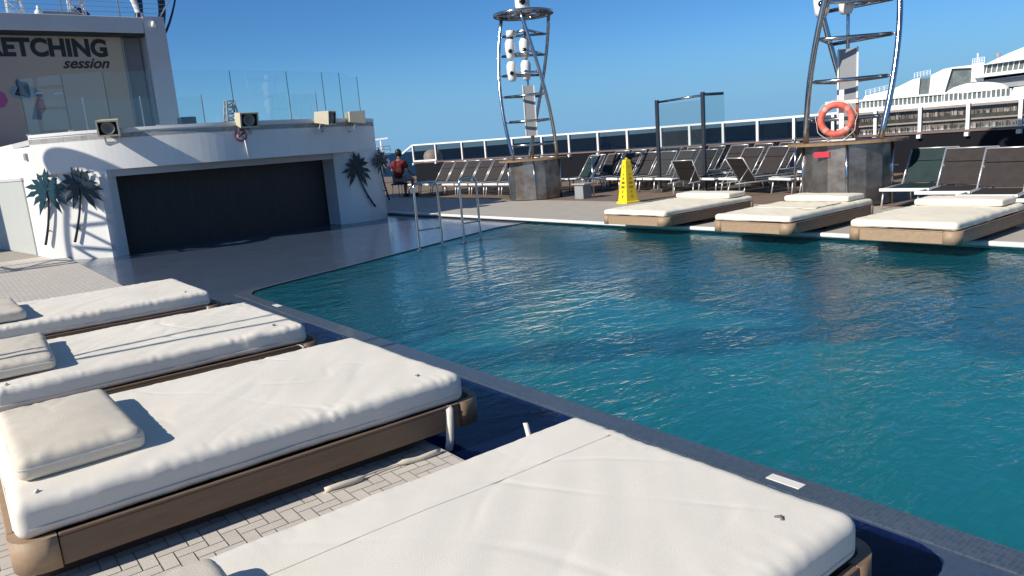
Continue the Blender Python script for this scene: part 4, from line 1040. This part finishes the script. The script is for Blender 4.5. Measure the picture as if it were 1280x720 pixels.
# centre row
k = 0
for i in range(-2, 11):
    x = -15.7 + i * .725; y = 15.25 - max(0, i) * .085
    if i in (5, 8): continue
    place(proto, x, y, R(-5 - i * 1.2), 'brown mesh sun lounger, %s from the left in the front row between the towers' % ORD[k], 'front row of loungers between the towers', .95); k += 1
for i in range(12):
    x = -18.0 + i * .80; y = 17.15 - i * .07
    place(proto, x, y, R(-5 - i * 1.2), 'brown mesh sun lounger, %s from the left in the back row against the railing' % ORD[i], 'back row of loungers against the railing', .97)
# left row behind the steel hoops
for i in range(8):
    x = -23.3 + i * .82; y = 13.55 - i * .02
    place(proto, x, y, R(0), 'grey brown sun lounger, %s from the left in the shaded row behind the pool hoops' % ORD[i], 'loungers behind the pool hoops', 1.02)
place(proto_teal, -16.75, 14.55, R(-10), 'dark teal sun lounger half hidden beside the left light tower', 'teal loungers by the towers', .95)
place(proto_dark, -9.75, 15.45, R(166), 'dark lounger with its back to the pool, between the glass screen and the right tower', 'dark loungers facing away', .82)
place(proto_dark, -11.95, 15.65, R(190), 'dark lounger with its back to the pool, behind the glass screen', 'dark loungers facing away', .80)
# slim posts, side table
for x, y, h, lb_ in ((-13.9, 13.45, 1.02, 'slim steel post with a ball top left of the cone'), (-13.65, 14.3, .95, 'slim steel post just left of the yellow cone'), (-8.7, 14.3, 1.15, 'slim steel post left of the right light tower')):
    o = MB().tube([(0, 0, 0), (0, 0, h)], .022, 8).build('steel_post', M['steel'], loc=(x, y, ZF)); tag(o, lb_, 'post', 'slim steel posts on the far deck')
    b = MB(); b.lathe([(0, .04), (.035, .02), (.04, 0), (.03, -.03), (0, -.04)], seg=12); b.build('ball_top', M['steel'], o, loc=(0, 0, h + .02))
st = empty('side_table', (-14.15, 13.35, ZF)); tag(st, 'small pale side table beside the slim post', 'side table')
MB().box((-.26, -.2, .36), (.22, .2, .40), bevel=.008).build('table_top', M['alu'], st)
b = MB(); b.prism([(-.20, -.15), (.12, -.15), (.12, .15), (-.20, .15)], .0, .36); b.build('pedestal', M['grey'], st)

# ------------------------------------------------------------------ seated person in red
def skin_mesh(name, verts, edges, m, parent, root_i=0, sub=2):
    me = bpy.data.meshes.new(name); bm = bmesh.new(); lay = bm.verts.layers.skin.verify()
    V = []
    for i, (p, r_) in enumerate(verts):
        v = bm.verts.new(p); v[lay].radius = (r_, r_) if not isinstance(r_, tuple) else r_; v[lay].use_root = (i == root_i); V.append(v)
    for a, c in edges: bm.edges.new((V[a], V[c]))
    bm.to_mesh(me); bm.free(); me.materials.append(m)
    o = bpy.data.objects.new(name, me); COL.objects.link(o); o.parent = parent
    s = o.modifiers.new('skin', 'SKIN'); s.use_smooth_shade = True
    d = o.modifiers.new('subdivision', 'SUBSURF'); d.levels = sub; d.render_levels = sub
    return o
pe = empty('person', (-22.75, 12.75, ZF), R(24)); tag(pe, 'person in a dark red shirt sitting with their back to the pool beside the stage', 'person'); pe.scale = (1.18,) * 3
# local +y is where the person looks; seat height .46
V = [((0, 0, .56), (.15, .12)), ((0, .01, .72), (.145, .105)), ((0, .03, .90), (.165, .115)), ((0, .05, 1.02), (.12, .09)), ((0, .07, 1.12), .052), ((0, .09, 1.19), .055), ((0, .10, 1.27), (.082, .095)), ((0, .105, 1.35), (.07, .085)),
     ((.19, .04, 1.00), .062), ((.27, .10, .80), .046), ((.22, .33, .66), .036), ((.19, .40, .645), .034),
     ((-.19, .04, 1.00), .062), ((-.28, .08, .79), .046), ((-.22, .32, .66), .036), ((-.19, .39, .645), .034),
     ((.10, .06, .55), .092), ((.14, .46, .53), .062), ((.15, .44, .26), .052), ((.15, .42, .07), .038), ((.15, .55, .04), .036),
     ((-.10, .06, .55), .092), ((-.14, .46, .53), .062), ((-.15, .46, .26), .052), ((-.15, .44, .07), .038), ((-.15, .57, .04), .036)]
E = [(0, 1), (1, 2), (2, 3), (3, 4), (4, 5), (5, 6), (6, 7), (3, 8), (8, 9), (9, 10), (10, 11), (3, 12), (12, 13), (13, 14), (14, 15), (0, 16), (16, 17), (17, 18), (18, 19), (19, 20), (0, 21), (21, 22), (22, 23), (23, 24), (24, 25)]
skin_mesh('body', V, E, M['skin'], pe)
for s in (-1, 1):                                   # fingers rest on the knees
    for k in range(4):
        x = s * (.165 + .018 * k); skin_mesh('finger', [((x, .40, .645), .010), ((x + s * .004, .45 + .008 * (k % 3), .635), .009), ((x + s * .005, .475, .605), .008)], [(0, 1), (1, 2)], M['skin'], pe, sub=1)
    skin_mesh('thumb', [((s * .165, .38, .645), .011), ((s * .135, .42, .635), .010), ((s * .13, .45, .61), .008)], [(0, 1), (1, 2)], M['skin'], pe, sub=1)
b = MB(); b.lathe([(.016, -.01), (.02, 0), (.012, .03), (0, .035)], seg=8, c=(0, .185, 1.26), mtx=Matrix.Rotation(R(-90), 4, 'X')); b.build('nose', M['skin'], pe)
for s in (-1, 1):
    b = MB(); b.lathe([(0, .012), (.02, .01), (.032, 0), (.02, -.01), (0, -.012)], seg=10, c=(s * .088, .09, 1.275), mtx=Matrix.Rotation(R(90), 4, 'Y')); b.build('ear', M['skin'], pe)
    b = MB(); b.lathe([(0, .008), (.009, .006), (.012, 0)], seg=8, c=(s * .033, .186, 1.295), mtx=Matrix.Rotation(R(-90), 4, 'X')); b.build('eye', M['lens'], pe)
MB().tube([(-.025, .183, 1.215), (0, .19, 1.212), (.025, .183, 1.215)], .006, 6).build('mouth', M['pic_red'], pe)
b = MB(); b.lathe([(.0, .118), (.05, .108), (.088, .06), (.098, 0), (.096, -.06), (.07, -.10)], seg=20, c=(0, .085, 1.30), mtx=Matrix.Rotation(R(18), 4, 'X')); b.build('hair', M['hair'], pe)
skin_mesh('shirt', [((0, -.005, .54), (.18, .145)), ((0, .005, .72), (.178, .14)), ((0, .025, .90), (.195, .145)), ((0, .05, 1.03), (.14, .11)), ((0, .065, 1.085), .07), ((.205, .04, 1.0), .085), ((.265, .075, .85), .072), ((-.205, .04, 1.0), .085), ((-.27, .065, .85), .072)],
          [(0, 1), (1, 2), (2, 3), (3, 4), (3, 5), (5, 6), (3, 7), (7, 8)], M['shirt'], pe)
skin_mesh('shorts', [((0, .0, .53), (.175, .13)), ((.11, .10, .545), .112), ((.14, .34, .54), .088), ((-.11, .10, .545), .112), ((-.14, .34, .54), .088)], [(0, 1), (1, 2), (0, 3), (3, 4)], M['shorts'], pe)
for s in (-1, 1):
    b = MB(); b.box((s * .15 - .048, .36, .0), (s * .15 + .048, .64, .085), bevel=.03); b.build('shoe', M['shoe'], pe)
stl = empty('stool', (-22.75, 12.75, ZF), R(24)); tag(stl, 'small stool under the person in the red shirt', 'stool'); stl.scale = (1.18,) * 3
MB().box((-.2, -.17, .38), (.2, .19, .42), bevel=.01).build('seat', M['mesh'], stl)
for sx in (-1, 1):
    for sy in (-1, 1): MB().tube([(sx * .16, sy * .14, .38), (sx * .18, sy * .16, 0)], .014, 6).build('leg', M['alu'], stl)

# white radar platform beyond the rail, left
rp = empty('radar_platform', (-35.4, 18.55, 0)); tag(rp, 'white radar platform with masts beyond the deck, behind the person in red', 'mast')
MB().box((-.7, -.55, 1.50), (.7, .55, 1.60)).build('platform', M['white_gloss'], rp)
b = MB()
for x in (-.7, 0, .7):
    for y in (-.55, .55): b.tube([(x, y, 1.6), (x, y, 1.95)], .02, 6)
for z in (1.78, 1.95):
    for y in (-.55, .55): b.tube([(-.7, y, z), (.7, y, z)], .018, 6)
    for x in (-.7, .7): b.tube([(x, -.55, z), (x, .55, z)], .018, 6)
b.build('guard_rail', M['white_gloss'], rp)
MB().tube([(-.35, -.4, 1.6), (-.45, -.42, 2.75)], .06, 8).build('mast', M['white_gloss'], rp)
MB().tube([(.0, .0, 1.6), (-.02, .0, 2.4)], .045, 8).build('mast', M['white_gloss'], rp)
MB().tube([(.25, .3, 1.6), (.22, .3, 2.3)], .045, 8).build('mast', M['white_gloss'], rp)
MB().bar((.0, .0, 2.32), (.50, .60, 2.36), .10, .08).build('scanner', M['white_gloss'], rp)
MB().tube([(0, 0, -30), (0, 0, 1.5)], .16, 10).build('column', M['white_gloss'], rp)
for x, y, z, r_ in ((-.3, -.4, 1.0, .34), (.35, .3, 1.12, .30)):
    b = MB(); b.lathe([(0, r_)] + [(r_ * math.cos(R(a)), r_ * math.sin(R(a))) for a in range(75, -91, -15)], seg=18, c=(x, y, z)); b.build('radome', M['white_gloss'], rp)

# ------------------------------------------------------------------ the cruise ship moored beyond
K = 190 / 160.
SH = empty('cruise_ship', (-60.29 * K, 148.2 * K, 0), math.atan2(.37682, .92629)); tag(SH, 'white cruise ship with stepped upper decks and balcony rows, moored beyond the railing', 'ship')
def S(t, z): return (t * K, 1.6 + (z - 1.6) * K)
def slab(poly, y0, y1, name, m, parent=SH):
    """profile in the ship's side plane, y0..y1 away from the viewer"""
    P = [S(*p) for p in poly]; b = MB()
    b.prism(P, -y1, -y0, Matrix.Rotation(R(90), 4, 'X')); bmesh.ops.triangulate(b.bm, faces=[f for f in b.bm.faces if len(f.verts) > 4])
    return b.build(name, M[m], parent)
slab([(-14.5, -24), (70, -24), (70, -8.2), (-14.5, -8.2)], 0, 26, 'hull', 'hull')
slab([(-14.5, -8.2), (70, -8.2), (70, 3.0), (-13.6, 3.0)], .50, 25, 'cabin_block', 'ship_balcony')
for z in (-7.9, -5.5, -3.05, -.62):
    slab([(-14.8, z), (70, z), (70, z + .28), (-14.8, z + .28)], -.2, 1.62, 'deck_slab', 'ship_white' if z > -3 else 'ship_brown')
    b = MB()
    for t in range(-14, 40):
        P = [S(t + .02, z + .28), S(t + .09, z + .28), S(t + .09, z + 1.5), S(t + .02, z + 1.9)]
        b.prism(P, -.52, -.05, Matrix.Rotation(R(90), 4, 'X'))
    b.build('balcony_dividers', M['grey_white'], SH)
    rs = random.Random(int(z * 100)); bays = {'ship_white': MB(), 'ship_window': MB(), 'curtain_pale': MB()}
    for t in range(-14, 40):
        for h in (0, 1):
            key = rs.choice(['ship_window', 'ship_window', 'ship_white', 'curtain_pale', None])
            if key:
                x0_, x1_ = t + .2 + h * .42, t + .2 + h * .42 + rs.uniform(.2, .4); zt_ = z + rs.uniform(1.3, 2.0)
                bays[key].prism([S(x0_, z + .28), S(x1_, z + .28), S(x1_, zt_), S(x0_, zt_)], -.49, -.36, Matrix.Rotation(R(90), 4, 'X'))
    for key, nm in (('ship_white', 'cabin_doors'), ('ship_window', 'cabin_windows'), ('curtain_pale', 'cabin_curtains')): bays[key].build(nm, M[key], SH)
    slab([(-14.6, z + .28), (70, z + .28), (70, z + 1.0), (-14.6, z + 1.0)], -.15, -.12, 'balcony_glass', 'ship_window')
slab([(-14.8, 1.75), (70, 1.75), (70, 2.15), (-14.8, 2.15)], -.6, 1.62, 'promenade_slab', 'ship_white')
slab([(-14.2, 2.15), (70, 2.15), (70, 3.0), (-14.2, 3.0)], -.5, 1.3, 'promenade_rail', 'ship_white')
slab([(-13.9, 3.0), (.2, 3.0), (.2, 4.25), (-13.9, 4.25)], .6, 24, 'window_band', 'ship_window')
b = MB()
for t in range(0, 20):
    x = -13.8 + t * .7; b.prism([S(x, 3.0), S(x + .16, 3.0), S(x + .16, 4.25), S(x, 4.25)], -.62, -.45, Matrix.Rotation(R(90), 4, 'X'))
b.build('window_mullions', M['ship_white'], SH)
slab([(-14.2, 4.25), (.4, 4.25), (.4, 4.6), (-14.2, 4.6)], .2, 24, 'window_head', 'ship_white')
# stepped white superstructure
slab([(-13.6, 4.6), (-13.3, 5.3), (-9.0, 6.0), (-7.9, 6.3), (-5.2, 7.5), (-4.0, 7.7), (-4.2, 4.6)], 1.5, 22, 'stepped_block', 'ship_white')
slab([(-4.2, 4.6), (-4.0, 7.5), (-2.3, 7.5), (-2.5, 4.6)], 1.9, 22, 'dark_window', 'ship_window')
slab([(-2.5, 4.6), (-2.3, 7.9), (-.3, 8.8), (1.1, 8.95), (.0, 4.6)], 1.2, 22, 'slanted_block', 'ship_white')
slab([(.0, 4.6), (1.1, 8.7), (4.05, 8.5), (4.1, 4.6)], 1.8, 22, 'atrium_glass', 'ship_window')
slab([(.9, 8.7), (4.1, 8.5), (4.1, 9.0), (1.1, 8.95)], 1.2, 22, 'atrium_head', 'ship_white')
slab([(4.05, 6.0), (4.1, 9.2), (6.0, 9.3), (6.0, 6.0)], 1.2, 22, 'stair_tower', 'ship_white')
slab([(6.0, 7.15), (70, 9.2), (70, 11), (6.0, 8.75)], 1.8, 22, 'bridge_glass', 'ship_window')
b = MB()
for t in range(0, 26):
    x = 6.2 + t * .8; b.prism([S(x, 7.1 + .03 * t), S(x + .14, 7.1 + .03 * t), S(x + .34, 8.9 + .03 * t), S(x + .2, 8.9 + .03 * t)], -1.82, -1.6, Matrix.Rotation(R(90), 4, 'X'))
b.build('bridge_mullions', M['ship_white'], SH)
slab([(4.6, 6.6), (70, 8.4), (70, 9.1), (4.6, 7.2)], .2, 22, 'bridge_deck', 'ship_white')
slab([(5.8, 8.75), (9.4, 10.3), (11.7, 11.1), (16, 12.6), (26, 13.5), (70, 14), (70, 11), (12, 9.0)], .8, 22, 'upper_roof', 'ship_white')
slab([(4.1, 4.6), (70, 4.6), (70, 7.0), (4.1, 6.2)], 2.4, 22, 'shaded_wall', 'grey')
# glazed dome on the promenade
b = MB(); prof = [(5.9, 0), (5.6, .55), (4.6, 1.15), (3.0, 1.62), (1.4, 1.9), (0, 1.98)]
tx, tz = S(4.9, 4.2); b.lathe([(r_ * K * .88, z * K) for r_, z in prof], seg=28, c=(tx, 3.0, tz), mtx=Matrix.Diagonal((1, .5, 1, 1))); b.build('dome_roof', M['ship_white'], SH)
slab([(-.2, 3.0), (10.0, 3.0), (9.9, 4.3), (-.1, 4.3)], .3, 6, 'dome_windows', 'ship_window')
b = MB()
for t in range(0, 15):
    x = -.1 + t * .72; b.prism([S(x, 3.0), S(x + .2, 3.0), S(x + .2, 4.3), S(x, 4.3)], -.32, -.1, Matrix.Rotation(R(90), 4, 'X'))
b.build('dome_mullions', M['ship_white'], SH)
slab([(10.0, 3.0), (13.5, 3.0), (13.5, 4.5), (10.6, 4.4)], .0, 6, 'white_screen', 'ship_white')
slab([(13.5, 3.0), (70, 3.0), (70, 4.5), (13.5, 4.5)], .6, 6, 'window_band', 'ship_window')
# roof rails and masts
b = MB()
for x0, z0, x1, z1 in ((-13.2, 5.4, -9.2, 6.0), (-5.0, 7.7, -2.4, 8.0), (4.2, 9.2, 6.0, 9.3)):
    for k in range(6):
        t = k / 5; x, z = S(x0 + (x1 - x0) * t, z0 + (z1 - z0) * t); b.box((x - .05, 2.0, z), (x + .05, 2.1, z + 1.1))
    p, q = S(x0, z0), S(x1, z1)
    for dz in (.4, .75, 1.1): b.bar((p[0], 2.05, p[1] + dz), (q[0], 2.05, q[1] + dz), .06, .06)
b.build('roof_rails', M['ship_white'], SH)
x, z = S(5.0, 9.2); MB().box((x - .12, 4, z), (x + .12, 4.2, z + 2.2)).build('mast', M['ship_white'], SH)
x, z = S(8.2, 10.0); b = MB(); b.lathe([(0, 1.1), (.35, .9), (.45, .5), (.3, 0), (.3, -.8)], seg=12, c=(x, 6, z)); b.build('funnel_cap', M['grey'], SH)

# render niceties
sc.cycles.max_bounces = 8; sc.cycles.transparent_max_bounces = 12
sc.cycles.caustics_reflective = False; sc.cycles.caustics_refractive = True; sc.cycles.blur_glossy = 1.0; sc.cycles.sample_clamp_indirect = 4.0
sc.cycles.use_denoising = True
